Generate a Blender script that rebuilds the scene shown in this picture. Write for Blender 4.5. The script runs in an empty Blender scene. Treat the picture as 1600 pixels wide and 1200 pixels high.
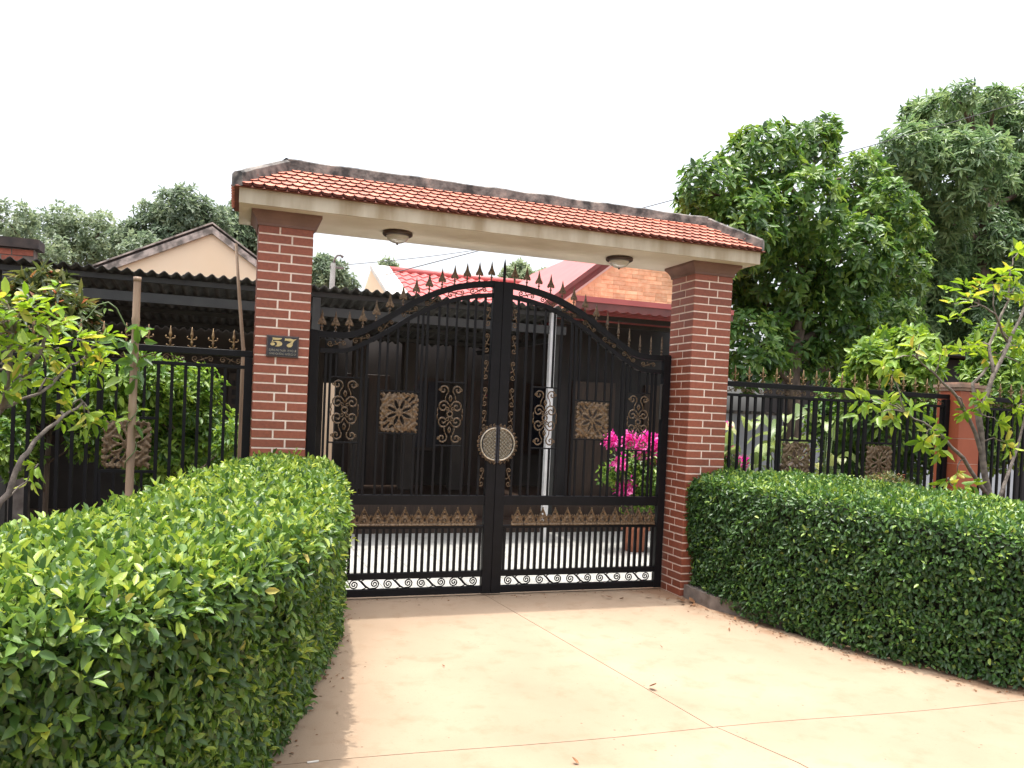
import bpy, math, random
import numpy as np
from mathutils import Matrix, Vector
R = math.radians
random.seed(7)
rng = np.random.default_rng(11)
scene = bpy.context.scene
COL = scene.collection

# ------------------------------------------------------------------ camera
cam_d = bpy.data.cameras.new('camera')
cam = bpy.data.objects.new('camera', cam_d)
COL.objects.link(cam)
scene.camera = cam
cam_d.sensor_fit = 'HORIZONTAL'
cam_d.sensor_width = 36.0
cam_d.lens = 28.125
cam_d.shift_y = 65.6 / 1600
cam_d.clip_start = 0.05
cam_d.clip_end = 2000
YAW, PITCH, ROLL = 0.3338, -0.0193, 0.04355
fwd = Vector((math.sin(YAW) * math.cos(PITCH), math.cos(YAW) * math.cos(PITCH), math.sin(PITCH)))
rgt = Vector((math.cos(YAW), -math.sin(YAW), 0))
upv = rgt.cross(fwd)
r2 = rgt * math.cos(ROLL) + upv * math.sin(ROLL)
u2 = -rgt * math.sin(ROLL) + upv * math.cos(ROLL)
M = Matrix((r2, u2, -fwd)).transposed().to_4x4()
M.translation = Vector((-2.196, -6.313, 1.6225))
cam.matrix_world = M

# ------------------------------------------------------------------ world, sun, exposure
world = bpy.data.worlds.new('World')
scene.world = world
world.use_nodes = True
wn = world.node_tree
wn.nodes.clear()
w_out = wn.nodes.new('ShaderNodeOutputWorld')
w_bg = wn.nodes.new('ShaderNodeBackground')
w_sky = wn.nodes.new('ShaderNodeTexSky')
w_hs = wn.nodes.new('ShaderNodeHueSaturation')
SUN_EL = R(87)
w_sky.sky_type = 'NISHITA'
w_sky.sun_disc = False
w_sky.sun_elevation = SUN_EL
w_sky.sun_rotation = R(-90)
w_sky.air_density = 1.0
w_sky.dust_density = 6.0
w_sky.ozone_density = 1.0
w_hs.inputs['Saturation'].default_value = 0.3
w_bg.inputs['Strength'].default_value = 0.15
wn.links.new(w_sky.outputs[0], w_hs.inputs['Color'])
wn.links.new(w_hs.outputs[0], w_bg.inputs['Color'])
wn.links.new(w_bg.outputs[0], w_out.inputs['Surface'])

sun_d = bpy.data.lights.new('sun', 'SUN')
sun_d.energy = 1.35
sun_d.angle = R(1.0)
sun_d.color = (1.0, 0.95, 0.86)
sun = bpy.data.objects.new('sun', sun_d)
COL.objects.link(sun)
to_sun = Vector((-math.cos(SUN_EL), 0.015, math.sin(SUN_EL))).normalized()
sun.rotation_euler = (-to_sun).to_track_quat('-Z', 'Y').to_euler()

scene.view_settings.view_transform = 'Standard'
scene.view_settings.look = 'None'
scene.view_settings.gamma = 1.0
scene.view_settings.use_curve_mapping = False
scene.view_settings.exposure = 1.5
HAZE = 0.0
scene.render.engine = 'CYCLES'
scene.cycles.use_denoising = True
scene.cycles.max_bounces = 8
scene.cycles.transparent_max_bounces = 8
scene.cycles.sample_clamp_indirect = 8

# ------------------------------------------------------------------ materials
MATS = {}
def nodes_of(name):
    m = bpy.data.materials.new(name)
    m.use_nodes = True
    nt = m.node_tree
    b = nt.nodes['Principled BSDF']
    MATS[name] = m
    return m, nt, b

def mk(name, c1, c2=None, rough=0.6, scale=6.0, detail=6, bump=0.0, bscale=None, metal=0.0, spec=0.5,
       rnd=0.0, c3=None, stretch=(1, 1, 1), lo=0.35, hi=0.65):
    """noise-mixed colour with optional bump and per-object brightness variation"""
    m, nt, b = nodes_of(name)
    N, L = nt.nodes, nt.links
    b.inputs['Roughness'].default_value = rough
    b.inputs['Metallic'].default_value = metal
    b.inputs['Specular IOR Level'].default_value = spec
    tc = N.new('ShaderNodeTexCoord')
    mp = N.new('ShaderNodeMapping')
    mp.inputs['Scale'].default_value = stretch
    geo = N.new('ShaderNodeNewGeometry')
    L.new(geo.outputs['Position'], mp.inputs['Vector'])
    c2 = c2 or tuple(x * 0.8 for x in c1)
    nz = N.new('ShaderNodeTexNoise')
    nz.inputs['Scale'].default_value = scale
    nz.inputs['Detail'].default_value = detail
    L.new(mp.outputs[0], nz.inputs['Vector'])
    rp = N.new('ShaderNodeValToRGB')
    rp.color_ramp.elements[0].position = lo
    rp.color_ramp.elements[1].position = hi
    rp.color_ramp.elements[0].color = (*c2, 1)
    rp.color_ramp.elements[1].color = (*c1, 1)
    if c3:
        e = rp.color_ramp.elements.new(min(0.98, hi + 0.12))
        e.color = (*c3, 1)
    L.new(nz.outputs['Fac'], rp.inputs['Fac'])
    col = rp.outputs['Color']
    if rnd > 0:
        oi = N.new('ShaderNodeObjectInfo')
        mr = N.new('ShaderNodeMapRange')
        mr.inputs['To Min'].default_value = 1 - rnd
        mr.inputs['To Max'].default_value = 1 + rnd
        L.new(oi.outputs['Random'], mr.inputs['Value'])
        hs = N.new('ShaderNodeHueSaturation')
        L.new(mr.outputs[0], hs.inputs['Value'])
        L.new(col, hs.inputs['Color'])
        col = hs.outputs['Color']
    L.new(col, b.inputs['Base Color'])
    if bump > 0:
        n2 = N.new('ShaderNodeTexNoise')
        n2.inputs['Scale'].default_value = bscale or scale * 6
        n2.inputs['Detail'].default_value = 5
        L.new(mp.outputs[0], n2.inputs['Vector'])
        bp = N.new('ShaderNodeBump')
        bp.inputs['Strength'].default_value = bump
        bp.inputs['Distance'].default_value = 0.01
        L.new(n2.outputs['Fac'], bp.inputs['Height'])
        L.new(bp.outputs[0], b.inputs['Normal'])
    return m

def leafmat(name, cols, rough=0.38, trans=0.3, spec=0.5):
    m, nt, b = nodes_of(name)
    N, L = nt.nodes, nt.links
    at = N.new('ShaderNodeAttribute')
    at.attribute_name = 'tint'
    rp = N.new('ShaderNodeValToRGB')
    els = rp.color_ramp.elements
    els[0].position = 0.0
    els[0].color = (*cols[0][1], 1)
    els[1].position = cols[-1][0]
    els[1].color = (*cols[-1][1], 1)
    for p, c in cols[1:-1]:
        e = els.new(p)
        e.color = (*c, 1)
    L.new(at.outputs['Fac'], rp.inputs['Fac'])
    L.new(rp.outputs[0], b.inputs['Base Color'])
    b.inputs['Roughness'].default_value = rough
    b.inputs['Specular IOR Level'].default_value = spec
    tr = N.new('ShaderNodeBsdfTranslucent')
    hs = N.new('ShaderNodeHueSaturation')
    hs.inputs['Hue'].default_value = 0.485
    hs.inputs['Saturation'].default_value = 1.1
    hs.inputs['Value'].default_value = 1.5
    L.new(rp.outputs[0], hs.inputs['Color'])
    L.new(hs.outputs[0], tr.inputs['Color'])
    mx = N.new('ShaderNodeMixShader')
    mx.inputs[0].default_value = trans
    L.new(b.outputs[0], mx.inputs[1])
    L.new(tr.outputs[0], mx.inputs[2])
    L.new(mx.outputs[0], N['Material Output'].inputs['Surface'])
    return m

mk('brick', (0.285, 0.082, 0.045), (0.215, 0.06, 0.034), rough=0.5, scale=40, bump=0.12, bscale=180, rnd=0.17, lo=0.3, hi=0.7)
mk('mortar', (0.90, 0.77, 0.67), (0.76, 0.61, 0.52), rough=0.9, scale=14, bump=0.2)
mk('capital', (0.215, 0.125, 0.105), (0.165, 0.095, 0.08), rough=0.7, scale=5, bump=0.1)
mk('plaster', (0.76, 0.71, 0.63), (0.62, 0.56, 0.48), rough=0.9, scale=2.2, detail=7, bump=0.06, bscale=60)
mk('roof_tile', (0.52, 0.185, 0.12), (0.42, 0.135, 0.085), rough=0.6, scale=5, bump=0.1, rnd=0.2)
mk('tile_edge_shade', (0.17, 0.045, 0.032), (0.10, 0.03, 0.022), rough=0.9, scale=30)  # darker copy of the tile colour: shade under the scallops painted on the rims
mk('roof_bed', (0.20, 0.06, 0.04), (0.14, 0.045, 0.03), rough=0.85, scale=9)
mk('old_concrete', (0.20, 0.18, 0.165), (0.045, 0.043, 0.042), rough=0.95, scale=11, detail=9, bump=0.4, c3=(0.30, 0.26, 0.23), lo=0.38, hi=0.58)
mk('iron', (0.006, 0.0058, 0.0078), (0.004, 0.004, 0.005), rough=0.5, scale=12, bump=0.04, spec=0.22)
mk('bronze', (0.20, 0.135, 0.078), (0.065, 0.042, 0.026), rough=0.42, scale=60, metal=0.45, bump=0.15)
mk('gilt', (0.30, 0.20, 0.095), (0.13, 0.08, 0.04), rough=0.38, scale=40, metal=0.5)
mk('woven_metal', (0.30, 0.27, 0.21), (0.15, 0.13, 0.10), rough=0.4, scale=90, metal=0.5)
mk('silver', (0.62, 0.56, 0.46), (0.40, 0.35, 0.28), rough=0.3, scale=40, metal=0.8)
mk('lamp_brown', (0.055, 0.032, 0.026), rough=0.35)
mk('plate_dark', (0.02, 0.022, 0.035), (0.014, 0.014, 0.02), rough=0.45, scale=30)
mk('plate_frame', (0.085, 0.06, 0.055), (0.05, 0.04, 0.04), rough=0.5, scale=30)
mk('digit_gold', (0.62, 0.50, 0.24), (0.48, 0.37, 0.17), rough=0.4, scale=60, metal=0.3)
mk('lettering', (0.34, 0.31, 0.24), (0.25, 0.23, 0.18), rough=0.5, scale=60)
mk('soil', (0.13, 0.085, 0.055), (0.07, 0.045, 0.03), rough=1.0, scale=3, bump=0.6, bscale=30)
mk('court_tile', (0.48, 0.47, 0.44), (0.39, 0.39, 0.37), rough=0.45, scale=8, rnd=0.06)
mk('joint_dirt', (0.05, 0.038, 0.028), (0.03, 0.024, 0.018), rough=1.0, scale=20)
mk('cap_render', (0.42, 0.27, 0.20), (0.22, 0.16, 0.13), rough=0.9, scale=12)
mk('grout', (0.25, 0.24, 0.22), rough=0.9)
mk('kerb', (0.24, 0.20, 0.175), (0.13, 0.105, 0.09), rough=0.95, scale=8, bump=0.4)
mk('bark', (0.16, 0.12, 0.09), (0.07, 0.05, 0.04), rough=0.9, scale=14, bump=0.6, stretch=(1, 1, 0.3))
mk('bark_grey', (0.27, 0.225, 0.19), (0.13, 0.105, 0.09), rough=0.85, scale=22, bump=0.5)
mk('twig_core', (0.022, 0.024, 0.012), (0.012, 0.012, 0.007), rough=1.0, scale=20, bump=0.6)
mk('bamboo', (0.36, 0.25, 0.17), (0.25, 0.17, 0.115), rough=0.55, scale=8, stretch=(3, 3, 0.5))
mk('fibro', (0.10, 0.10, 0.095), (0.05, 0.052, 0.05), rough=0.95, scale=4, bump=0.2)
mk('steel_grey', (0.038, 0.039, 0.037), (0.026, 0.026, 0.026), rough=0.5, scale=6)
mk('post_white', (0.62, 0.62, 0.62), (0.52, 0.52, 0.52), rough=0.5, scale=6)
mk('peach', (0.95, 0.74, 0.53), (0.92, 0.70, 0.48), rough=0.85, scale=1.2, bump=0.05)
mk('verge', (0.60, 0.50, 0.44), (0.20, 0.17, 0.15), rough=0.9, scale=7, detail=8, lo=0.4, hi=0.62)
mk('dark_tile', (0.075, 0.055, 0.048), (0.04, 0.032, 0.03), rough=0.9, scale=9)
mk('red_sheet', (0.50, 0.125, 0.115), (0.42, 0.10, 0.095), rough=0.45, scale=3)
mk('maroon', (0.20, 0.062, 0.055), (0.15, 0.05, 0.045), rough=0.5, scale=5)
mk('white_trim', (0.78, 0.74, 0.68), (0.68, 0.63, 0.57), rough=0.8, scale=6)
mk('gable_brick', (0.86, 0.60, 0.37), (0.76, 0.45, 0.25), rough=0.8, scale=16, rnd=0.22)
mk('gable_mortar', (0.86, 0.62, 0.38), (0.78, 0.52, 0.30), rough=0.9, scale=16)
mk('old_brick', (0.42, 0.13, 0.08), (0.30, 0.09, 0.06), rough=0.9, scale=14, rnd=0.2, bump=0.3)
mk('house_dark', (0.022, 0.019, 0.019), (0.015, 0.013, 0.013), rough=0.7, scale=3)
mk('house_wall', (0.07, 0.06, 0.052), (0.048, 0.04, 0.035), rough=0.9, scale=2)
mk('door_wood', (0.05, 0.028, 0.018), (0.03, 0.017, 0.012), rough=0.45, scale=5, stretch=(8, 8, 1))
mk('pale_wall', (0.50, 0.53, 0.56), (0.42, 0.45, 0.48), rough=0.9, scale=2)
mk('post_tile', (0.40, 0.105, 0.05), (0.33, 0.085, 0.042), rough=0.4, scale=5, rnd=0.08)
mk('terracotta', (0.36, 0.13, 0.07), (0.28, 0.10, 0.055), rough=0.8, scale=10)
mk('dry_leaf', (0.26, 0.12, 0.05), (0.15, 0.07, 0.03), rough=0.8, scale=60, rnd=0.35)
mk('wire', (0.05, 0.05, 0.055), rough=0.6)
mk('pole_concrete', (0.22, 0.21, 0.20), rough=0.9)

# glass bowl of the lamps
m, nt, b = nodes_of('frosted_glass')
b.inputs['Base Color'].default_value = (0.62, 0.60, 0.55, 1)
b.inputs['Roughness'].default_value = 0.25
b.inputs['Transmission Weight'].default_value = 0.25

# cream render with brown water stains
def stained(name, base, stain, dark):
    m, nt, b = nodes_of(name)
    N, L = nt.nodes, nt.links
    b.inputs['Roughness'].default_value = 0.85
    geo = N.new('ShaderNodeNewGeometry')
    mp = N.new('ShaderNodeMapping')
    mp.inputs['Scale'].default_value = (7.0, 7.0, 1.4)
    L.new(geo.outputs['Position'], mp.inputs['Vector'])
    n1 = N.new('ShaderNodeTexNoise')
    n1.inputs['Scale'].default_value = 1.0
    n1.inputs['Detail'].default_value = 7
    L.new(mp.outputs[0], n1.inputs['Vector'])
    n2 = N.new('ShaderNodeTexNoise')
    n2.inputs['Scale'].default_value = 0.9
    n2.inputs['Detail'].default_value = 4
    L.new(geo.outputs['Position'], n2.inputs['Vector'])
    r1 = N.new('ShaderNodeValToRGB')
    r1.color_ramp.elements[0].position = 0.36
    r1.color_ramp.elements[0].color = (*base, 1)
    r1.color_ramp.elements[1].position = 0.66
    r1.color_ramp.elements[1].color = (*stain, 1)
    L.new(n1.outputs['Fac'], r1.inputs['Fac'])
    mx = N.new('ShaderNodeMix')
    mx.data_type = 'RGBA'
    r2_ = N.new('ShaderNodeMapRange')
    r2_.inputs['From Min'].default_value = 0.45
    r2_.inputs['From Max'].default_value = 0.75
    r2_.inputs['To Max'].default_value = 0.5
    L.new(n2.outputs['Fac'], r2_.inputs['Value'])
    L.new(r2_.outputs[0], mx.inputs[0])
    L.new(r1.outputs[0], mx.inputs[6])
    mx.inputs[7].default_value = (*dark, 1)
    L.new(mx.outputs[2], b.inputs['Base Color'])
    return m
stained('cream', (0.60, 0.55, 0.44), (0.36, 0.29, 0.19), (0.40, 0.36, 0.28))

# driveway: pale pinkish concrete, dusty stains, specks
def drive():
    m, nt, b = nodes_of('driveway')
    N, L = nt.nodes, nt.links
    b.inputs['Roughness'].default_value = 0.85
    b.inputs['Specular IOR Level'].default_value = 0.3
    geo = N.new('ShaderNodeNewGeometry')
    def noise(scale, detail=6, rough=0.55):
        n = N.new('ShaderNodeTexNoise')
        n.inputs['Scale'].default_value = scale
        n.inputs['Detail'].default_value = detail
        n.inputs['Roughness'].default_value = rough
        L.new(geo.outputs['Position'], n.inputs['Vector'])
        return n.outputs['Fac']
    def ramp(fac, p0, c0, p1, c1):
        r = N.new('ShaderNodeValToRGB')
        r.color_ramp.elements[0].position = p0
        r.color_ramp.elements[0].color = (*c0, 1)
        r.color_ramp.elements[1].position = p1
        r.color_ramp.elements[1].color = (*c1, 1)
        L.new(fac, r.inputs['Fac'])
        return r.outputs[0]
    def mixc(fac, a, c):
        x = N.new('ShaderNodeMix')
        x.data_type = 'RGBA'
        L.new(fac, x.inputs[0])
        L.new(a, x.inputs[6])
        if isinstance(c, tuple):
            x.inputs[7].default_value = (*c, 1)
        else:
            L.new(c, x.inputs[7])
        return x.outputs[2]
    big = ramp(noise(0.55, 5), 0.33, (0.30, 0.218, 0.150), 0.66, (0.405, 0.300, 0.212))
    mid = ramp(noise(5, 8, 0.65), 0.52, (0, 0, 0), 0.80, (0.75, 0.75, 0.75))
    c = mixc(mid, big, (0.26, 0.165, 0.10))
    fine = ramp(noise(60, 4), 0.30, (0.30, 0.30, 0.30), 0.42, (0, 0, 0))
    c = mixc(fine, c, (0.25, 0.175, 0.12))
    vo = N.new('ShaderNodeTexVoronoi')
    vo.inputs['Scale'].default_value = 13
    L.new(geo.outputs['Position'], vo.inputs['Vector'])
    sp = ramp(vo.outputs['Distance'], 0.06, (0.9, 0.9, 0.9), 0.10, (0, 0, 0))
    gate = ramp(noise(2.1, 3), 0.50, (0, 0, 0), 0.58, (1, 1, 1))
    mm = N.new('ShaderNodeMath')
    mm.operation = 'MULTIPLY'
    L.new(sp, mm.inputs[0])
    L.new(gate, mm.inputs[1])
    c = mixc(mm.outputs[0], c, (0.18, 0.11, 0.07))
    # reddish earth washed onto the concrete along both hedges
    sx = N.new('ShaderNodeSeparateXYZ')
    L.new(geo.outputs['Position'], sx.inputs[0])
    nf = noise(3.2, 7, 0.65)
    def m2(op, a, b_):
        q = N.new('ShaderNodeMath')
        q.operation = op
        for i_, v_ in enumerate((a, b_)):
            if isinstance(v_, (int, float)): q.inputs[i_].default_value = v_
            else: L.new(v_, q.inputs[i_])
        return q.outputs[0]
    for sg_, ky, lo_, hi_, amt in ((1, 0.36, 1.30, 1.62, 0.75), (-1, 0.30, 1.25, 1.6, 0.55)):
        tt = m2('ADD', m2('MULTIPLY', sx.outputs[0], sg_), m2('MULTIPLY', sx.outputs[1], ky))
        tt = m2('ADD', tt, m2('MULTIPLY', m2('SUBTRACT', nf, 0.5), 1.3))
        mr = N.new('ShaderNodeMapRange')
        mr.interpolation_type = 'SMOOTHSTEP'
        mr.inputs['From Min'].default_value = lo_
        mr.inputs['From Max'].default_value = hi_
        mr.inputs['To Max'].default_value = amt
        L.new(tt, mr.inputs['Value'])
        c = mixc(mr.outputs[0], c, (0.25, 0.14, 0.08))
    L.new(c, b.inputs['Base Color'])
    bp = N.new('ShaderNodeBump')
    bp.inputs['Strength'].default_value = 0.12
    bp.inputs['Distance'].default_value = 0.01
    L.new(noise(120, 4), bp.inputs['Height'])
    L.new(bp.outputs[0], b.inputs['Normal'])
drive()

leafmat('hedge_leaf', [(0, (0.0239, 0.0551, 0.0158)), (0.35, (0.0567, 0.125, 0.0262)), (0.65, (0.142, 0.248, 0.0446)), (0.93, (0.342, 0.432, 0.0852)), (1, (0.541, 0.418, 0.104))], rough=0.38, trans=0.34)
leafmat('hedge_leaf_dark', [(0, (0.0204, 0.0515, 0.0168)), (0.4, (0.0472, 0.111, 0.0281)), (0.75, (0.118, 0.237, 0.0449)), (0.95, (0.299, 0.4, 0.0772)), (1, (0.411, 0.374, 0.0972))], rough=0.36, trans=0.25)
leafmat('lime_leaf', [(0, (0.069, 0.149, 0.023)), (0.4, (0.172, 0.31, 0.0403)), (0.8, (0.356, 0.483, 0.069)), (1, (0.56, 0.46, 0.1))], rough=0.4, trans=0.4)
leafmat('broad_leaf', [(0, (0.0374, 0.0835, 0.027)), (0.5, (0.0983, 0.207, 0.0486)), (1, (0.196, 0.296, 0.0628))], rough=0.4, trans=0.35)
leafmat('mango_leaf', [(0, (0.0635, 0.12, 0.0561)), (0.5, (0.147, 0.246, 0.107)), (1, (0.244, 0.338, 0.144))], rough=0.38, trans=0.35)
leafmat('garden_leaf', [(0, (0.0275, 0.0715, 0.0176)), (0.5, (0.0935, 0.198, 0.033)), (1, (0.24, 0.36, 0.06))], rough=0.4, trans=0.35)
leafmat('far_leaf_hazed', [(0, (0.109, 0.155, 0.0992)), (0.5, (0.178, 0.236, 0.143)), (1, (0.287, 0.345, 0.198))], rough=0.5, trans=0.4)  # paler, greyer greens: distance haze put into the leaf colour
leafmat('croton_leaf', [(0, (0.03, 0.05, 0.02)), (0.5, (0.09, 0.12, 0.035)), (0.85, (0.19, 0.2, 0.06)), (1.0, (0.36, 0.16, 0.08))], rough=0.4, trans=0.3)
leafmat('pale_leaf', [(0, (0.10, 0.16, 0.05)), (0.6, (0.26, 0.33, 0.12)), (1.0, (0.42, 0.44, 0.2))], rough=0.4, trans=0.35)
leafmat('bract', [(0, (0.55, 0.04, 0.24)), (0.6, (0.74, 0.09, 0.40)), (1.0, (0.82, 0.26, 0.52))], rough=0.6, trans=0.4)

# ------------------------------------------------------------------ object helpers
def link(o, parent=None):
    COL.objects.link(o)
    if parent is not None:
        o.parent = parent
        o.matrix_parent_inverse = PINV[parent.name]
    return o

PINV = {}
WLOC = {}
def reg(o, loc=(0, 0, 0)):
    """remember the world matrix (translation only) so that children can be placed in world coordinates"""
    PINV[o.name] = Matrix.Translation(-Vector(loc))
    return o

def tag(o, label=None, cat=None, group=None, kind=None):
    if label: o['label'] = label
    if cat: o['category'] = cat
    if group: o['group'] = group
    if kind: o['kind'] = kind
    return o

def thing(name, label, cat, loc, group=None):
    o = bpy.data.objects.new(name, None)
    o.empty_display_size = 0.2
    o.location = loc
    COL.objects.link(o)
    reg(o, loc)
    return tag(o, label, cat, group)

class MB:
    def __init__(s):
        s.v, s.f = [], []
    def add(s, vs, fs):
        n = len(s.v)
        s.v += [tuple(map(float, p)) for p in vs]
        s.f += [tuple(i + n for i in f) for f in fs]
        return s
    def box(s, x0, x1, y0, y1, z0, z1):
        vs = [(x, y, z) for z in (z0, z1) for y in (y0, y1) for x in (x0, x1)]
        return s.add(vs, [(0, 2, 3, 1), (4, 5, 7, 6), (0, 1, 5, 4), (2, 6, 7, 3), (0, 4, 6, 2), (1, 3, 7, 5)])
    def bbox(s, x0, x1, y0, y1, z0, z1, b=0.002):
        """box whose front (-y) rim is chamfered"""
        vs = [(x0, y1, z0), (x1, y1, z0), (x1, y1, z1), (x0, y1, z1),
              (x0, y0 + b, z0), (x1, y0 + b, z0), (x1, y0 + b, z1), (x0, y0 + b, z1),
              (x0 + b, y0, z0 + b), (x1 - b, y0, z0 + b), (x1 - b, y0, z1 - b), (x0 + b, y0, z1 - b)]
        fs = [(3, 2, 1, 0), (8, 9, 10, 11)]
        for i in range(4):
            j = (i + 1) % 4
            fs += [(i, j, 4 + j, 4 + i), (4 + i, 4 + j, 8 + j, 8 + i)]
        return s.add(vs, fs)
    def tube(s, pts, r, n=6, flat=None, caps=True):
        """round tube along pts; r scalar or list"""
        P = [Vector(p) for p in pts]
        rs = r if hasattr(r, '__len__') else [r] * len(P)
        vs = []
        ref = None
        for i, p in enumerate(P):
            t = (P[min(i + 1, len(P) - 1)] - P[max(i - 1, 0)])
            if t.length < 1e-9: t = Vector((0, 0, 1))
            t.normalize()
            if ref is None:
                a = Vector((0, 1, 0)) if abs(t.y) < 0.9 else Vector((1, 0, 0))
            else:
                a = ref
            a = (a - t * a.dot(t))
            if a.length < 1e-6: a = t.orthogonal()
            a.normalize()
            ref = a
            c = t.cross(a)
            for k in range(n):
                an = 2 * math.pi * (k + 0.5) / n
                vs.append(p + (a * math.cos(an) + c * math.sin(an)) * rs[i])
        fs = []
        for i in range(len(P) - 1):
            for k in range(n):
                k2 = (k + 1) % n
                fs.append((i * n + k, i * n + k2, (i + 1) * n + k2, (i + 1) * n + k))
        if caps:
            fs.append(tuple(range(n))[::-1])
            fs.append(tuple((len(P) - 1) * n + k for k in range(n)))
        return s.add(vs, fs)
    def ribbon(s, pts, h, y0, y1):
        """bar of rectangular section whose upper edge follows pts=(x,z)"""
        n = len(pts)
        vs = []
        for i, (x, z) in enumerate(pts):
            a = pts[max(i - 1, 0)]; c = pts[min(i + 1, n - 1)]
            d = Vector((c[0] - a[0], c[1] - a[1])); d.normalize()
            nx, nz = d.y * h, -d.x * h
            vs += [(x, y0, z), (x, y1, z), (x + nx, y1, z + nz), (x + nx, y0, z + nz)]
        fs = []
        for i in range(n - 1):
            for k in range(4):
                k2 = (k + 1) % 4
                fs.append((i * 4 + k, i * 4 + k2, i * 4 + 4 + k2, i * 4 + 4 + k))
        fs += [(3, 2, 1, 0), tuple((n - 1) * 4 + k for k in range(4))]
        return s.add(vs, fs)
    def lathe(s, prof, c, n=24):
        vs = []
        for r, z in prof:
            for k in range(n):
                a = 2 * math.pi * k / n
                vs.append((c[0] + r * math.cos(a), c[1] + r * math.sin(a), c[2] + z))
        fs = []
        for i in range(len(prof) - 1):
            for k in range(n):
                k2 = (k + 1) % n
                fs.append((i * n + k, i * n + k2, (i + 1) * n + k2, (i + 1) * n + k))
        fs.append(tuple(range(n))[::-1])
        fs.append(tuple((len(prof) - 1) * n + k for k in range(n)))
        return s.add(vs, fs)
    def extr(s, pts, y0, y1):
        """polygon in x,z extruded along y"""
        n = len(pts)
        vs = [(x, y0, z) for x, z in pts] + [(x, y1, z) for x, z in pts]
        fs = [tuple(range(n)), tuple(range(2 * n - 1, n - 1, -1))]
        for i in range(n):
            j = (i + 1) % n
            fs.append((j, i, n + i, n + j))
        return s.add(vs, fs)
    def prism(s, poly, z0, z1):
        """polygon in x,y extruded along z"""
        n = len(poly)
        vs = [(x, y, z0) for x, y in poly] + [(x, y, z1) for x, y in poly]
        fs = [tuple(range(n - 1, -1, -1)), tuple(range(n, 2 * n))]
        for i in range(n):
            j = (i + 1) % n
            fs.append((i, j, n + j, n + i))
        return s.add(vs, fs)
    def mesh(s, name, mat, smooth=False):
        me = bpy.data.meshes.new(name)
        me.from_pydata(s.v, [], s.f)
        me.validate()
        me.materials.append(MATS[mat])
        if smooth:
            me.polygons.foreach_set('use_smooth', [True] * len(me.polygons))
        me.update()
        return me
    def build(s, name, mat, parent=None, smooth=False, kind=None):
        o = bpy.data.objects.new(name, s.mesh(name, mat, smooth))
        link(o, parent)
        if parent is not None:
            PINV[o.name] = Matrix.Identity(4)
        else:
            reg(o)
        if kind: o['kind'] = kind
        return o

def inst(name, me, parent, loc, rot=(0, 0, 0), scale=(1, 1, 1)):
    o = bpy.data.objects.new(name, me)
    o.location = loc
    o.rotation_euler = rot
    o.scale = scale
    link(o, parent)
    return o

def nrm(a):
    return a / np.maximum(np.linalg.norm(a, axis=-1, keepdims=True), 1e-9)

def leaf_arrays(pos, d, nor, length, wr, curl=0.15):
    """6-vertex folded leaves; returns verts (N*6,3)"""
    d = nrm(d)
    nor = nrm(nor - d * np.sum(nor * d, -1, keepdims=True))
    sd = np.cross(d, nor)
    Ln = length[:, None]
    W = Ln * wr * 0.5
    up = nor * W * 0.35
    dn = nor * Ln * curl
    b = pos
    l1 = pos + d * Ln * 0.30 - sd * W * 0.92 + up
    l2 = pos + d * Ln * 0.68 - sd * W * 0.80 + up - dn * 0.4
    t = pos + d * Ln - dn
    r2_ = pos + d * Ln * 0.68 + sd * W * 0.80 + up - dn * 0.4
    r1 = pos + d * Ln * 0.30 + sd * W * 0.92 + up
    return np.stack([b, l1, l2, t, r2_, r1], 1).reshape(-1, 3)

def leaf_mesh(name, mat, V, tint):
    n = len(V) // 6
    me = bpy.data.meshes.new(name)
    me.vertices.add(n * 6)
    me.vertices.foreach_set('co', V.astype(np.float32).ravel())
    base = (np.arange(n) * 6)[:, None]
    q = np.concatenate([base + np.array([[0, 3, 2, 1]]), base + np.array([[0, 5, 4, 3]])], 1).reshape(-1)
    me.loops.add(n * 8)
    me.loops.foreach_set('vertex_index', q.astype(np.int32))
    me.polygons.add(n * 2)
    me.polygons.foreach_set('loop_start', (np.arange(n * 2) * 4).astype(np.int32))
    me.update(calc_edges=True)
    at = me.attributes.new('tint', 'FLOAT', 'FACE')
    at.data.foreach_set('value', np.repeat(np.clip(tint, 0, 1), 2).astype(np.float32))
    me.materials.append(MATS[mat])
    return me

def foliage(name, mat, parent, pos, d, nor, length, wr=0.5, tint=None, curl=0.15):
    n = len(pos)
    if tint is None: tint = rng.random(n)
    me = leaf_mesh(name, mat, leaf_arrays(pos, d, nor, length, wr, curl), tint)
    o = bpy.data.objects.new(name, me)
    link(o, parent)
    PINV[o.name] = Matrix.Identity(4)
    o['kind'] = 'stuff'
    return o

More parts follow.
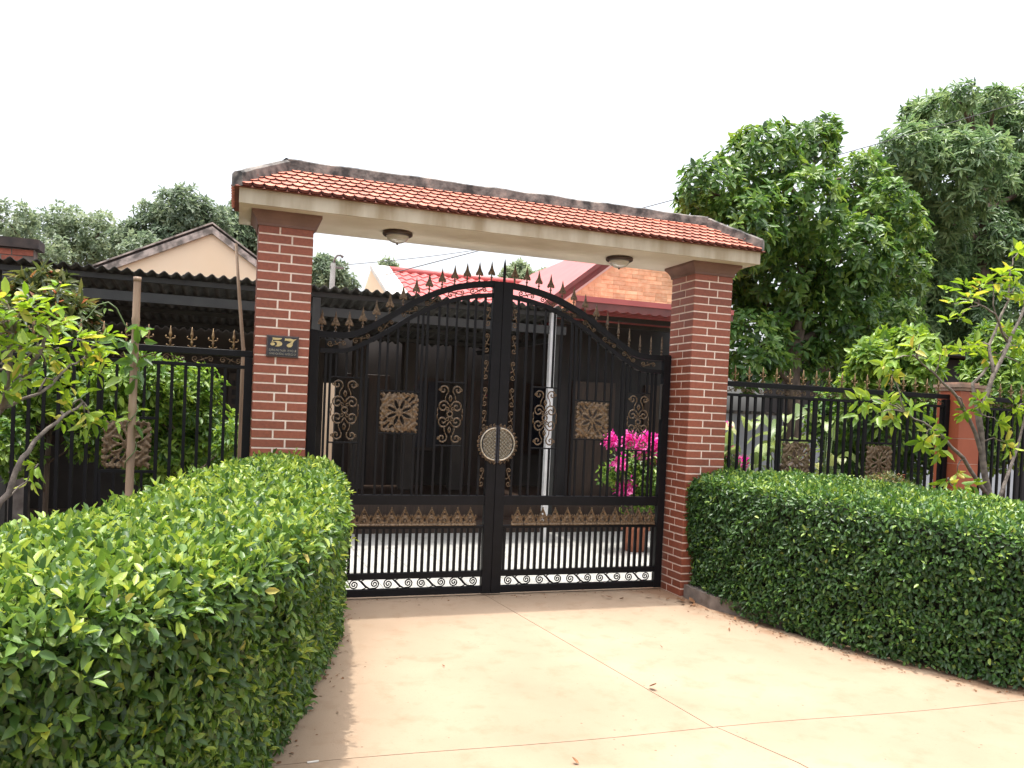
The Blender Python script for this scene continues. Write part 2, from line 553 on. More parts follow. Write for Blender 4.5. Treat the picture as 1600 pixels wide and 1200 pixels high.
def rosettes(P, A, k, length, spread=(0.7, 1.35), droop=0.25, jit=0.2):
    """k leaves round every point P with axis A; returns pos,dir,normal,len"""
    n = len(P)
    A = nrm(A)
    ref = np.where(np.abs(A[:, 2:3]) < 0.9, np.array([[0, 0, 1.0]]), np.array([[1.0, 0, 0]]))
    U = nrm(np.cross(A, ref)); W = np.cross(A, U)
    ph = rng.random((n, 1)) * 6.283 + np.arange(k)[None] * (6.283 / k) + rng.normal(0, 0.3, (n, k))
    al = rng.uniform(spread[0], spread[1], (n, k))
    d = A[:, None] * np.cos(al)[..., None] + (U[:, None] * np.cos(ph)[..., None] + W[:, None] * np.sin(ph)[..., None]) * np.sin(al)[..., None]
    d = d + np.array([0, 0, -droop]) + rng.normal(0, jit * 0.5, d.shape)
    nor = A[:, None] * np.sin(al)[..., None] - (d - A[:, None] * np.cos(al)[..., None]) * np.cos(al)[..., None] + np.array([0, 0, 0.35]) + rng.normal(0, jit, d.shape)
    pos = P[:, None] + d * 0.02 + rng.normal(0, length * 0.12, d.shape)
    ln = length * rng.uniform(0.65, 1.25, (n, k))
    return pos.reshape(-1, 3), d.reshape(-1, 3), nor.reshape(-1, 3), ln.reshape(-1)

def sph(n):
    v = rng.normal(size=(n, 3))
    return nrm(v)

def lump_points(lumps, density, inner=0.25, upbias=0.25, flat=0.0, loose=0.14):
    """points near the shell of ellipsoid lumps (cx,cy,cz,rx,ry,rz)"""
    P, A = [], []
    for (cx, cy, cz, rx, ry, rz) in lumps:
        n = max(6, int(density * (rx * ry + ry * rz + rx * rz) * 4.19))
        d = sph(n)
        rad = 1.0 - np.abs(rng.normal(0, 0.14, n)) + (rng.normal(0, loose, n) if loose > .14 else 0)
        k = rng.random(n) < inner
        rad[k] = rng.uniform(0.35, 0.9, k.sum())
        # uneven outline
        w = 1 + 0.16 * np.sin(d[:, 0] * 5 + cx * 3) * np.cos(d[:, 2] * 6 + cz) + 0.10 * np.sin(d[:, 1] * 9 + d[:, 0] * 7 + cy)
        p = np.array([cx, cy, cz]) + d * np.array([rx, ry, rz]) * (rad * w)[:, None]
        P.append(p)
        A.append(nrm(d * np.array([1, 1, 0.8]) + np.array([0, 0, upbias]) + rng.normal(0, 0.25, d.shape)))
    return np.concatenate(P), np.concatenate(A)

def curve_pts(a, b_, sag=0.0, n=6, wob=0.0):
    a = Vector(a); b_ = Vector(b_)
    out = []
    for i in range(n + 1):
        t = i / n
        p = a.lerp(b_, t)
        p.z += sag * math.sin(math.pi * t)
        if 0 < i < n and wob:
            p += Vector((random.uniform(-wob, wob), random.uniform(-wob, wob), random.uniform(-wob, wob)))
        out.append(p)
    return out

def tree(name, label, cat, trunk, r0, lumps, leaf_mat, density, k, length, wr=0.45, spread=(0.7, 1.35), droop=0.25,
         bark='bark', group=None, tint_mu=0.5, inner=0.25, upbias=0.25, curl=0.15, limb_r=0.3):
    base = trunk[0]
    t = thing(name, label, cat, base, group)
    tp = []
    for i in range(len(trunk) - 1):
        tp += curve_pts(trunk[i], trunk[i + 1], 0, 4, r0 * 0.12)[(0 if i == 0 else 1):]
    rs = [r0 * (1.15 - 0.75 * i / (len(tp) - 1)) for i in range(len(tp))]
    rs[0] *= 1.25
    tr = MB().tube(tp, rs, 9).build('trunk', bark, t, smooth=True)
    for L_ in lumps:
        c = Vector(L_[:3])
        # leave the trunk at a point below the lump
        cand = [(q, i) for i, q in enumerate(tp) if q.z < c.z + 0.05 and i > 0] or [(tp[-1], len(tp) - 1)]
        q, i = min(cand, key=lambda qi: (qi[0] - c).length + 0.6 * max(0, 0.5 - (c.z - qi[0].z)))
        pts = curve_pts(q, c, 0.12 * (q - c).length * 0.5, 6, 0.05 * (q - c).length * 0.5)
        rr = min(rs[i] * 0.7, limb_r * r0 + 0.01 * (q - c).length)
        m_ = MB().tube(pts, [rr * (1 - 0.72 * j / 6) for j in range(7)], 6)
        for j in range(5):
            e = c + Vector(sph(1)[0]) * 0.8 * min(L_[3:6])
            st = pts[random.randint(3, 6)]
            m_.tube(curve_pts(st, e, 0.05, 3, 0.03), [rr * 0.3, rr * 0.22, rr * 0.16, rr * 0.08], 4)
        m_.build('branch', bark, t, smooth=True)
    P, A = lump_points(lumps, density, inner, upbias)
    pos, d, nor, ln = rosettes(P, A, k, length, spread, droop)
    base_t = rng.normal(tint_mu - 0.12, 0.2, len(P))
    fresh = rng.random(len(P)) < 0.25
    base_t[fresh] = rng.uniform(tint_mu + 0.2, tint_mu + 0.5, fresh.sum())
    tint = np.repeat(np.clip(base_t, 0, 1), k) + rng.normal(0, 0.12, len(P) * k)
    foliage('crown', leaf_mat, t, pos, d, nor, ln, wr, tint, curl)
    return t

# ================================================================== THE SETTING
g = MB().add([(-600, -600, -0.03), (600, -600, -0.03), (600, 900, -0.03), (-600, 900, -0.03)], [(0, 1, 2, 3)]).build('ground', 'soil')
tag(g, 'bare brown soil of the gardens round the house', 'ground', kind='structure')

# driveway: a bed and four cast slabs with open joints
dw = MB().prism([(-1.75, 0.60), (1.75, 0.60), (1.95, -1.2), (3.2, -3.4), (4.5, -7.5), (-3.6, -7.5), (-2.6, -3.6), (-1.85, -1.5)], -0.028, -0.016).build('driveway', 'joint_dirt')
tag(dw, 'pale concrete driveway leading up to the iron gate', 'driveway', kind='structure')
g_ = 0.0028
JX = lambda y: -0.075 + (0.237 + 0.075) * (0.34 - y) / 3.02          # lengthwise joint
def JY(x):                                                            # crosswise joint
    return -2.665 - 0.032 * (x + 1.9) + (0.012 * math.sin(3 * x))
def edge(y0, y1, f, n=10):
    return [(f(y0 + (y1 - y0) * i / n), y0 + (y1 - y0) * i / n) for i in range(n + 1)]
def xs(x0, x1, off, n=10):
    return [(x0 + (x1 - x0) * i / n, JY(x0 + (x1 - x0) * i / n) + off) for i in range(n + 1)]
jl = lambda y: JX(y) - g_
jr = lambda y: JX(y) + g_
yj = JY(0.25)
slab1 = [(-1.70, 0.56), (jl(0.56), 0.56)] + edge(0.3, yj + g_, jl) + xs(jl(yj) - 0.05, -2.35, g_) + [(-1.95, -1.5)]
slab2 = [(jr(0.56), 0.56), (1.70, 0.56), (1.92, -1.2), (2.75, JY(2.75) + g_)] + xs(2.70, jr(yj) + 0.02, g_) + edge(yj + g_, 0.3, jr)
jx2 = 0.262
slab3 = xs(-2.4, jx2 - g_, -g_) + [(jx2 + 0.14, -3.2), (jx2 + 0.75, -7.4), (-3.5, -7.4)]
slab4 = xs(jx2 + g_, 2.8, -g_) + [(3.2, -3.5), (4.4, -7.4), (jx2 + 0.75 + 0.008, -7.4), (jx2 + 0.148, -3.2)]
for s_ in (slab1, slab2, slab3, slab4):
    MB().prism(s_, -0.016, 0.0).build('slab', 'driveway', dw)

# threshold + tiled court behind the gate
cf = MB().box(-2.6, 5.6, 0.60, 6.7, -0.028, -0.006).build('courtyard_floor', 'grout')
tag(cf, 'pale tiled courtyard floor behind the gate', 'floor', kind='structure')
ts = 0.40
tile_me = MB().bbox(-ts / 2 + 0.003, ts / 2 - 0.003, 0, 0, 0, 0).mesh('x', 'court_tile') if False else MB().box(-ts / 2 + 0.003, ts / 2 - 0.003, -ts / 2 + 0.003, ts / 2 - 0.003, -0.008, 0.0).mesh('tile', 'court_tile')
for i in range(17):
    for j in range(14):
        inst('tile', tile_me, cf, (-1.9 + i * ts, 0.82 + j * ts, random.uniform(-0.0008, 0.0008)))

# kerb under the right hedge
kp = [(1.70, -0.02), (1.70, -0.45), (1.93, -1.0), (2.22, -1.58), (2.40, -2.0), (2.62, -2.34), (2.85, -2.7), (3.3, -3.2)]
kb = MB()
kk = [(x + 0.0, y) for x, y in kp] + [(x + 0.14, y + 0.02) for x, y in reversed(kp)]
kb.prism(kk, -0.02, 0.115)
tag(kb.build('kerb', 'kerb'), 'low grey concrete kerb along the foot of the right hedge', 'kerb', kind='structure')

# ================================================================== GATE PORTAL
PW = 0.40           # pillar width
PA = 1.6755         # half the clear opening
CH = 0.07           # course height
portal = thing('gate_portal', 'brick pillared gateway with a cream beam and an orange tiled hipped roof', 'gateway', (0, 0.2, 0))
brick_me = {}
def brick_mesh(ln, h):
    key = (round(ln, 3), round(h, 3))
    if key not in brick_me:
        brick_me[key] = MB().bbox(0, ln, -0.004, 0.004, 0, h, 0.0015).mesh('brick', 'brick')
    return brick_me[key]
def pillar(x0, flip):
    core = MB().box(x0 + 0.004, x0 + PW - 0.004, 0.004, PW - 0.004, -0.02, 2.93)
    p = core.build('pillar', 'mortar', portal)
    lab = 'left' if x0 < 0 else 'right'
    gp = 0.0066
    for c in range(-1, 42):
        z = c * CH + 0.006
        h = CH - 0.0122 if c < 41 else 0.054
        a = 0.155 if (c % 2 == 0) ^ flip else 0.245
        # front (-y), drive side and outer side
        for s0, s1 in ((0.003, a - gp), (a + gp, PW - 0.003)):
            j = random.uniform(-0.0008, 0.0008)
            inst('brick', brick_mesh(s1 - s0, h), p, (x0 + s0, 0.004 + j, z))
            # the face at -x (seen on the right pillar): length runs back along +y, its outside looks to -x
            inst('brick', brick_mesh(s1 - s0, h), p, (x0 + 0.004 + j, PW - s0, z), (0, 0, R(-90)))
            inst('brick', brick_mesh(s1 - s0, h), p, (x0 + PW - 0.004 + j, s0, z), (0, 0, R(90)))
    # moulded capital
    prof = [(0.004, 2.926), (0.010, 2.928), (0.010, 2.946), (0.013, 2.952), (0.022, 2.972), (0.036, 2.992), (0.052, 3.008), (0.056, 3.012), (0.056, 3.034)]
    m_ = MB()
    vs, fs = [], []
    for o_, z in prof:
        vs += [(x0 - o_, -o_, z), (x0 + PW + o_, -o_, z), (x0 + PW + o_, PW + o_, z), (x0 - o_, PW + o_, z)]
    for i in range(len(prof) - 1):
        for k in range(4):
            k2 = (k + 1) % 4
            fs.append((i * 4 + k, i * 4 + k2, i * 4 + 4 + k2, i * 4 + 4 + k))
    fs += [(3, 2, 1, 0), tuple(len(vs) - 4 + k for k in range(4))]
    m_.add(vs, fs).build('capital', 'capital', p)
    return p
pillar(-PA - PW, True)
pillar(PA, False)

BX = 2.22
BY0, BY1 = -0.19, 0.59
bm_ = MB().box(-BX, BX, BY0 + .012, BY1, 3.035, 3.142)
bm_.build('beam', 'plaster', portal)
MB().box(-BX - .002, BX + .002, BY0, BY0 + .0118, 3.033, 3.1415).build('fascia', 'cream', portal)
# hipped roof bed
EY0, EY1 = -0.245, 0.645
EX = 2.275
RZ0, RZ1 = 3.143, 3.425
RX = 1.875
RY = 0.2
bed = MB()
bed.add([(-EX + .02, EY0 + .02, RZ0), (EX - .02, EY0 + .02, RZ0), (EX - .02, EY1 - .02, RZ0), (-EX + .02, EY1 - .02, RZ0), (-RX, RY, RZ1 - .012), (RX, RY, RZ1 - .012)],
        [(3, 2, 1, 0), (0, 1, 5, 4), (2, 3, 4, 5), (1, 2, 5), (3, 0, 4)])
roof = bed.build('roof', 'roof_bed', portal)
# fish-scale tiles
TW, TE = 0.0805, 0.083
tl = MB()
pts = [(-TW / 2 + .0015, 0.13), (-TW / 2 + .0015, 0.058)]
for k in range(1, 7):
    a = math.pi * k / 7
    pts.append((-math.cos(a) * (TW / 2 - .0015), 0.058 - 0.058 * math.sin(a) ** 0.9))
pts += [(TW / 2 - .0015, 0.058), (TW / 2 - .0015, 0.13)]
nt_ = len(pts)
vs = [(x, y, 0.015 - 0.12 * max(0, y - 0.03) ) for x, y in pts] + [(x, y, -0.006) for x, y in pts]
fs = [tuple(range(nt_)), tuple(range(2 * nt_ - 1, nt_ - 1, -1))] + [((i + 1) % nt_, i, nt_ + i, nt_ + (i + 1) % nt_) for i in range(nt_)]
tile_m = tl.add(vs, fs).mesh('roof_tile', 'roof_tile')
tile_m.materials.append(MATS['tile_edge_shade'])
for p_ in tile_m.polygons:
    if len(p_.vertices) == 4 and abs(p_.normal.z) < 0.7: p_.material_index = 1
sl_f = math.atan2(RZ1 - RZ0, RY - EY0)
len_f = math.hypot(RZ1 - RZ0, RY - EY0)
rest = MB()
nt_front = 0
for r_ in range(6):
    t0 = r_ * TE
    fr = (t0 + 0.02) / len_f
    half = EX - (EX - RX) * fr
    n = int(2 * half / TW) + 1
    for i in range(-(n // 2) - 1, n // 2 + 2):
        x = (i + (0.5 if r_ % 2 else 0)) * TW
        if abs(x) > half - TW * (0.25 if r_ < 5 else 0.9): continue
        y = EY0 + t0 * math.cos(sl_f); z = RZ0 + t0 * math.sin(sl_f) + 0.006
        if nt_front < 300:
            inst('roof_tile', tile_m, roof, (x + random.uniform(-.0012, .0012), y, z + random.uniform(-.001, .001)), (sl_f - R(3) + random.uniform(-.012, .012), random.uniform(-.012, .012), 0))
            nt_front += 1
        else:
            mt = Matrix.Translation((x, y, z)) @ Matrix.Rotation(sl_f - R(3), 4, 'X')
            rest.add([mt @ Vector(v.co) for v in tile_m.vertices], [tuple(p.vertices) for p in tile_m.polygons])
# the other three slopes are joined
sl_s = math.atan2(RZ1 - RZ0, EX - RX)
len_s = math.hypot(RZ1 - RZ0, EX - RX)
for side in (-1, 1):
    for r_ in range(4):
        t0 = r_ * TE
        half = (EY1 - EY0) / 2 * (1 - t0 / len_s)
        n = int(2 * half / TW)
        for i in range(-n // 2, n // 2 + 1):
            yy = RY + (i + (0.5 if r_ % 2 else 0)) * TW
            if abs(yy - RY) > half - TW * 0.75: continue
            mt = Matrix.Translation((side * (EX - t0 * math.cos(sl_s)), yy, RZ0 + t0 * math.sin(sl_s) + .006)) @ Matrix.Rotation(R(90 * side), 4, 'Z') @ Matrix.Rotation(sl_s - R(3), 4, 'X')
            rest.add([mt @ Vector(v.co) for v in tile_m.vertices], [tuple(p.vertices) for p in tile_m.polygons])
for r_ in range(6):
    t0 = r_ * TE
    half = EX - (EX - RX) * (t0 + 0.02) / len_f
    n = int(2 * half / TW)
    for i in range(-n // 2, n // 2 + 1):
        x = (i + (0.5 if r_ % 2 else 0)) * TW
        if abs(x) > half - TW * 0.25: continue
        mt = Matrix.Translation((x, EY1 - t0 * math.cos(sl_f), RZ0 + t0 * math.sin(sl_f) + .006)) @ Matrix.Rotation(R(180), 4, 'Z') @ Matrix.Rotation(sl_f - R(3), 4, 'X')
        rest.add([mt @ Vector(v.co) for v in tile_m.vertices], [tuple(p.vertices) for p in tile_m.polygons])
rest.build('side_tiles', 'roof_tile', roof, kind='stuff')
# concrete ridge and hips, slightly uneven
def cap_run(a, b_, w, h, segs, name):
    a = Vector(a); b_ = Vector(b_)
    d = (b_ - a); dh = Vector((d.x, d.y, 0)).normalized()
    s_ = Vector((-dh.y, dh.x, 0))
    vs, fs = [], []
    for i in range(segs + 1):
        p = a.lerp(b_, i / segs)
        j = random.uniform(-.005, .005)
        for (o_, z) in ((-w, -0.03), (-w * 0.92, h * 0.8 + j), (-w * 0.55, h + j), (w * 0.55, h + j), (w * 0.92, h * 0.8 + j), (w, -0.03)):
            q = p + s_ * o_ * (1 + random.uniform(-.04, .04))
            vs.append((q.x, q.y, q.z + z))
    for i in range(segs):
        for k in range(5):
            fs.append((i * 6 + k, i * 6 + k + 1, i * 6 + 6 + k + 1, i * 6 + 6 + k))
        fs.append((i * 6 + 5, i * 6, i * 6 + 6, i * 6 + 11))
    fs += [(5, 4, 3, 2, 1, 0), tuple(segs * 6 + k for k in range(6))]
    MB().add(vs, fs).build(name, 'old_concrete', roof)
cap_run((-RX, RY, RZ1), (RX, RY, RZ1), 0.062, 0.068, 40, 'ridge_cap')
for sx in (-1, 1):
    for (yy, sy) in ((EY0, -1), (EY1, 1)):
        cap_run((sx * (RX - .005), RY, RZ1 - .004), (sx * (EX - 0.035), yy - sy * 0.045, RZ0 + 0.032), 0.050, 0.080, 8, 'hip_cap')

# ---- lamps under the beam
for x, lb in ((-0.995, 'round ceiling lamp under the gateway beam nearer the house number'), (1.012, 'round ceiling lamp under the gateway beam nearer the bougainvillea')):
    t = thing('ceiling_light', lb, 'lamp', (x, 0.2, 3.034), 'lamps under the gateway beam')
    MB().lathe([(0.10, 0), (0.119, -0.002), (0.123, -0.012), (0.121, -0.026), (0.112, -0.033), (0.09, -0.033)], (x, 0.2, 3.034), 32).build('rim', 'lamp_brown', t, smooth=True)
    prof = [(0.092 * math.cos(a), -0.030 - 0.062 * math.sin(a)) for a in [R(9 * i) for i in range(10)]] + [(0.004, -0.0925)]
    MB().lathe(prof, (x, 0.2, 3.034), 32).build('glass_bowl', 'frosted_glass', t, smooth=True)
    MB().lathe([(0.010, -0.088), (0.011, -0.097), (0.006, -0.104), (0.002, -0.106)], (x, 0.2, 3.034), 12).build('finial', 'lamp_brown', t, smooth=True)

# ---- number plate
px0, px1, pz0, pz1 = -1.990, -1.755, 1.948, 2.112
plate = thing('house_number_plate', 'dark enamel plate reading 57 screwed to the brick pillar', 'number plate', ((px0 + px1) / 2, -0.01, pz0))
MB().bbox(px0, px1, -0.014, -0.0005, pz0, pz1, 0.004).build('backing', 'plate_frame', plate)
MB().bbox(px0 + .011, px1 - .011, -0.0165, -0.0135, pz0 + .011, pz1 - .011, 0.001).build('panel', 'plate_dark', plate)
def pc(u, v):
    return (px0 + (u - 90) / 1370 * (px1 - px0), pz1 - (v - 60 - (u - 90) * 0.045) / 1000 * (pz1 - pz0))
def glyph(polys, name):
    m_ = MB()
    for pl in polys:
        m_.extr([pc(*p) for p in pl], -0.0205, -0.016)
    return m_.build(name, 'digit_gold', plate)
ball = [(345 + 95 * math.cos(a), 478 + 72 * math.sin(a)) for a in [R(20 * i) for i in range(18)]]
glyph([[(330, 178), (450, 192), (740, 205), (690, 265), (600, 292), (345, 283)], [(330, 284), (348, 284), (342, 350), (430, 345), (430, 372), (296, 378)],
       [(430, 346), (520, 336), (630, 345), (715, 390), (752, 465), (725, 535), (640, 580), (540, 590), (430, 578), (505, 552), (528, 500), (524, 440), (495, 395), (430, 371)], ball], 'numeral')
glyph([[(862, 208), (935, 226), (1080, 216), (1230, 262), (1362, 236), (1262, 320), (1200, 420), (1188, 545), (1120, 620), (1010, 622), (935, 560), (955, 490), (1060, 430), (1165, 352), (1050, 346), (905, 308), (850, 345)]], 'numeral')
def lettering(txt, z, x0, x1, size):
    cu = bpy.data.curves.new('lettering', 'FONT')
    cu.body = txt
    cu.size = size
    cu.extrude = 0.0008
    cu.align_x = 'LEFT'
    o = bpy.data.objects.new('tmp_text', cu)
    COL.objects.link(o)
    bpy.context.view_layer.update()
    me = bpy.data.meshes.new_from_object(o.evaluated_get(bpy.context.evaluated_depsgraph_get()))
    w = max(v.co.x for v in me.vertices) - min(v.co.x for v in me.vertices)
    bpy.data.objects.remove(o)
    k = (x1 - x0) / w
    me.transform(Matrix.Diagonal((k, 1, 1, 1)))
    me.transform(Matrix.Rotation(R(90), 4, 'X'))
    me.name = 'lettering'
    me.materials.clear()
    me.materials.append(MATS['lettering'])
    o = bpy.data.objects.new('lettering', me)
    o.location = (x0, -0.0172, z)
    link(o, plate)
lettering('ĐƯỜNG PHÚ THUẬN - ẤP PHÚ LỢI', pz0 + 0.044, px0 + .018, px1 - .018, 0.023)
lettering('XÃ PHÚ HÒA ĐÔNG - HUYỆN CỦ CHI', pz0 + 0.018, px0 + .018, px1 - .018, 0.023)

# ================================================================== IRONWORK
def spiral(cx, cz, r, turns, a0, sgn, y, n=22, rmin=0.12):
    out = []
    for i in range(n + 1):
        t = i / n
        a = a0 + sgn * turns * 2 * math.pi * t
        rr = r * (1 - (1 - rmin) * t)
        out.append((cx + rr * math.cos(a), y, cz + rr * math.sin(a)))
    return out

def scroll_s(h, w, th, two=True):
    """S-scroll standing along z, centred; returns MB"""
    m_ = MB()
    r = w * 0.48
    zc = h / 2 - r
    top = spiral(0, zc * 0.98, r * 0.85, 1.35, R(-60), 1, 0)
    bot = spiral(0, -zc, r, 1.4, R(120), 1, 0)
    m_.tube(top[::-1] + bot[0:0] + [], th, 5)
    m_.tube(bot, th, 5)
    a, b_ = Vector(top[0]), Vector(bot[0])
    m_.tube([a, a.lerp(b_, .3) + Vector((w * .05, 0, 0)), a.lerp(b_, .7) - Vector((w * .05, 0, 0)), b_], th * 1.1, 5)
    if two:
        m_.tube([(-w * .28, 0, h * .10), (-w * .1, 0, h * .03), (w * .15, 0, -h * .06), (w * .34, 0, -h * .10), (w * .40, 0, -h * .04)], th * 0.9, 4)
    return m_

def mirror(m_):
    o = MB()
    o.v = [(-x, y, z) for x, y, z in m_.v]
    o.f = [tuple(reversed(f)) for f in m_.f]
    return o
def rotm(m_, ang, sc=1.0):
    o = MB()
    c, s_ = math.cos(ang), math.sin(ang)
    o.v = [((x * c - z * s_) * sc, y, (x * s_ + z * c) * sc) for x, y, z in m_.v]
    o.f = list(m_.f)
    return o

def cast_plate(w, h, fn, nx, nz, depth, relief):
    """perforated cast plate: fn(u,v)-> None (open) or relief height 0..1, u,v in [-1,1]"""
    m_ = MB()
    idx = {}
    H = {}
    solid = [[fn((i + .5) / nx * 2 - 1, (j + .5) / nz * 2 - 1) for j in range(nz)] for i in range(nx)]
    def vert(i, j, back):
        k = (i, j, back)
        if k not in idx:
            cells = [solid[a][b_] for a in (i - 1, i) for b_ in (j - 1, j) if 0 <= a < nx and 0 <= b_ < nz and solid[a][b_] is not None]
            hgt = sum(cells) / max(1, len(cells))
            idx[k] = len(m_.v)
            m_.v.append(((i / nx - .5) * w, (depth if back else -hgt * relief), (j / nz - .5) * h))
        return idx[k]
    for i in range(nx):
        for j in range(nz):
            if solid[i][j] is None: continue
            m_.f.append((vert(i, j, 0), vert(i + 1, j, 0), vert(i + 1, j + 1, 0), vert(i, j + 1, 0)))
            for (a, b_, p, q) in ((i - 1, j, (i, j + 1), (i, j)), (i + 1, j, (i + 1, j), (i + 1, j + 1)), (i, j - 1, (i, j), (i + 1, j)), (i, j + 1, (i + 1, j + 1), (i, j + 1))):
                if not (0 <= a < nx and 0 <= b_ < nz) or solid[a][b_] is None:
                    m_.f.append((vert(*q, 0), vert(*p, 0), vert(*p, 1), vert(*q, 1)))
    return m_

def f_rosette(u, v):
    r = math.hypot(u, v); th = math.atan2(v, u)
    d = (th - R(22.5)) % R(45)
    d = min(d, R(45) - d)
    if ((r - 0.42) / 0.24) ** 2 + (r * d / 0.082) ** 2 < 1: return None
    rim = ((r - 0.42) / 0.32) ** 2 + (r * d / 0.14) ** 2
    hgt = 0.35
    if rim < 1.25: hgt = 1.0
    if r < 0.14: hgt = 1.1
    if r > 0.70:
        f = math.sin(u * 9.5 + 2.1 * math.sin(v * 6)) * math.sin(v * 9.5 + 2.1 * math.sin(u * 6))
        if f > 0.52: return None
        hgt = 0.25 + 0.75 * max(0, -f + 0.25)
        if abs(r - 0.74) < 0.03: hgt = 1.0
    if (abs(u) > 0.93 and math.sin(v * 26) > 0.3) or (abs(v) > 0.93 and math.sin(u * 26) > 0.3): return None
    return hgt
ros = cast_plate(0.325, 0.335, f_rosette, 60, 62, 0.006, 0.010)
ros_me = ros.mesh('rosette_panel', 'bronze', smooth=True)

def f_crest(u, v):
    # u -1..1 over one crest, v -1..1 over its height
    x, z = abs(u), (v + 1) / 2
    top = 0.44 + 0.50 * max(0, 1 - x / 0.74) ** 1.1
    if x > 0.74: top = 0.58 - 0.8 * abs(x - 0.88)
    if x < 0.09: top = 1.0 - x
    if z > top: return None
    if z < 0.08: return 1.0
    if z < 0.12: return 0.2
    hgt = 0.5
    e = top - z
    if e < 0.075: return 1.0
    if x < 0.5 and z > 0.16:
        rr = math.hypot(x / 0.42, (z - 0.14) / 0.30)
        if 0.80 < rr < 1.0: return 1.0
        if 0.55 < rr < 0.72: return None if z > 0.2 else 0.1
        if rr < 0.35: return 0.95
    if x < 0.13 and 0.55 < z < 0.66: return None
    if x > 0.55 and math.hypot(x - 1.0, (z - 0.30) * 1.5) < 0.16: return None
    return hgt * (0.5 + 0.5 * math.sin(u * 20) * math.sin(z * 26))
crest_me = cast_plate(0.1135, 0.165, f_crest, 26, 36, 0.006, 0.009).mesh('crest', 'bronze', smooth=True)

def scroll_panel():
    """tall open scroll panel 0.225 x 0.53, centred"""
    m_ = MB()
    th = 0.0062
    for sx in (-1, 1):
        for sz in (-1, 1):
            def S(pts): return [(sx * x, y, sz * z) for x, y, z in pts]
            # corner volutes
            m_.tube(S(spiral(0.062, 0.205, 0.044, 1.25, R(210), -1, 0)), th, 6)
            m_.tube(S(spiral(0.095, 0.212, 0.017, 0.9, R(160), 1, 0, 12)), th * .8, 5)
            m_.tube(S([(0.022, 0, 0.185), (0.035, 0, 0.165), (0.045, 0, 0.14), (0.045, 0, 0.115)]), th * .8, 5)
            # middle C scrolls
            m_.tube(S(spiral(0.058, 0.062, 0.050, 1.3, R(120), -1, 0)), th, 6)
            m_.tube(S([(0.033, 0, 0.105), (0.015, 0, 0.085), (0.0, 0, 0.06)]), th, 5)
            m_.tube(S(spiral(0.022, 0.040, 0.018, 1.0, R(60), 1, 0, 12)), th * .8, 5)
            m_.tube(S([(0.0, 0, 0.16), (0.012, 0, 0.135), (0.0, 0, 0.108)]), th, 5)
            m_.tube(S([(0.108, 0, 0.05), (0.112, 0, 0.02), (0.106, 0, 0.0)]), th * .8, 5)
    m_.tube([(0.024 * math.cos(a), 0, 0.024 * math.sin(a)) for a in [R(30 * i) for i in range(13)]], th * 1.1, 6, caps=False)
    return m_
scrollp_me = scroll_panel().mesh('scroll_panel', 'bronze', smooth=True)
s_up = scroll_s(0.175, 0.058, 0.0052)
s_up_me = s_up.mesh('scroll', 'bronze', smooth=True)
s_up_m_me = mirror(s_up).mesh('scroll', 'bronze', smooth=True)

def bottom_scroll():
    m_ = MB()
    th = 0.0058
    m_.tube(spiral(-0.085, 0, 0.040, 1.9, R(90), 1, 0, 34), th, 5)
    m_.tube(spiral(0.085, 0.004, 0.038, 1.9, R(270), 1, 0, 34), th, 5)
    m_.tube([(-0.085, 0, 0.040), (-0.05, 0, 0.040), (-0.02, 0, 0.018), (0.01, 0, -0.016), (0.045, 0, -0.036), (0.085, 0, -0.034)], [th, th, th * 1.6, th * 1.6, th, th], 5)
    m_.tube([(-0.03, 0, 0.028), (-0.01, 0, 0.036), (0.005, 0, 0.044)], th * .8, 4)
    m_.tube([(0.02, 0, -0.024), (0.0, 0, -0.034), (-0.02, 0, -0.043)], th * .8, 4)
    return m_
bots_me = bottom_scroll().mesh('scroll', 'iron', smooth=True)

def spear(h, w, mat, name='spear_finial'):
    """cast spear point on a stem, base at z=0"""
    m_ = MB()
    m_.lathe([(0.012, 0), (0.013, 0.006), (0.006, 0.012), (0.006, h * .16), (0.012, h * .19), (0.012, h * .22), (0.006, h * .25), (0.007, h * .36)], (0, 0, 0), 8)
    H = []
    for sx in (1, -1):
        H.append([(0, h * .34), (sx * w * .18, h * .36), (sx * w * .30, h * .30), (sx * w * .48, h * .33), (sx * w * .44, h * .44), (sx * w * .30, h * .53), (sx * w * .17, h * .66), (sx * w * .09, h * .82), (0, h)])
    # ridged blade: centre line stands proud
    vs = []
    ring = H[0] + H[1][1:-1][::-1]
    n = len(ring)
    vs = [(x, -0.002, z) for x, z in ring] + [(x, 0.002, z) for x, z in ring]
    cf_ = len(vs)
    zs = [h * .38, h * .5, h * .68]
    vs += [(0, -0.008, z) for z in zs] + [(0, 0.008, z) for z in zs]
    fs = []
    half = len(H[0])
    for side in (0, 1):
        o = side * n
        c = cf_ + side * 3
        right = list(range(0, half))                      # bottom -> tip on the right
        left = [0] + list(range(n - 1, half - 2, -1))     # bottom -> tip on the left
        for seq in (right, left):
            cen = [0, 0, 0, 0, 0, 1, 1, 2, 2]
            for i in range(half - 1):
                a, b_ = seq[i] + o, seq[i + 1] + o
                ca, cb = c + cen[i], c + cen[i + 1]
                if ca == cb: fs.append((a, b_, ca))
                else: fs.append((a, b_, cb, ca))
    for i in range(n):
        fs.append((i, (i + 1) % n, n + (i + 1) % n, n + i))
    m_.add(vs, fs)
    return m_.mesh(name, mat)
spear_iron = spear(0.178, 0.072, 'bronze')
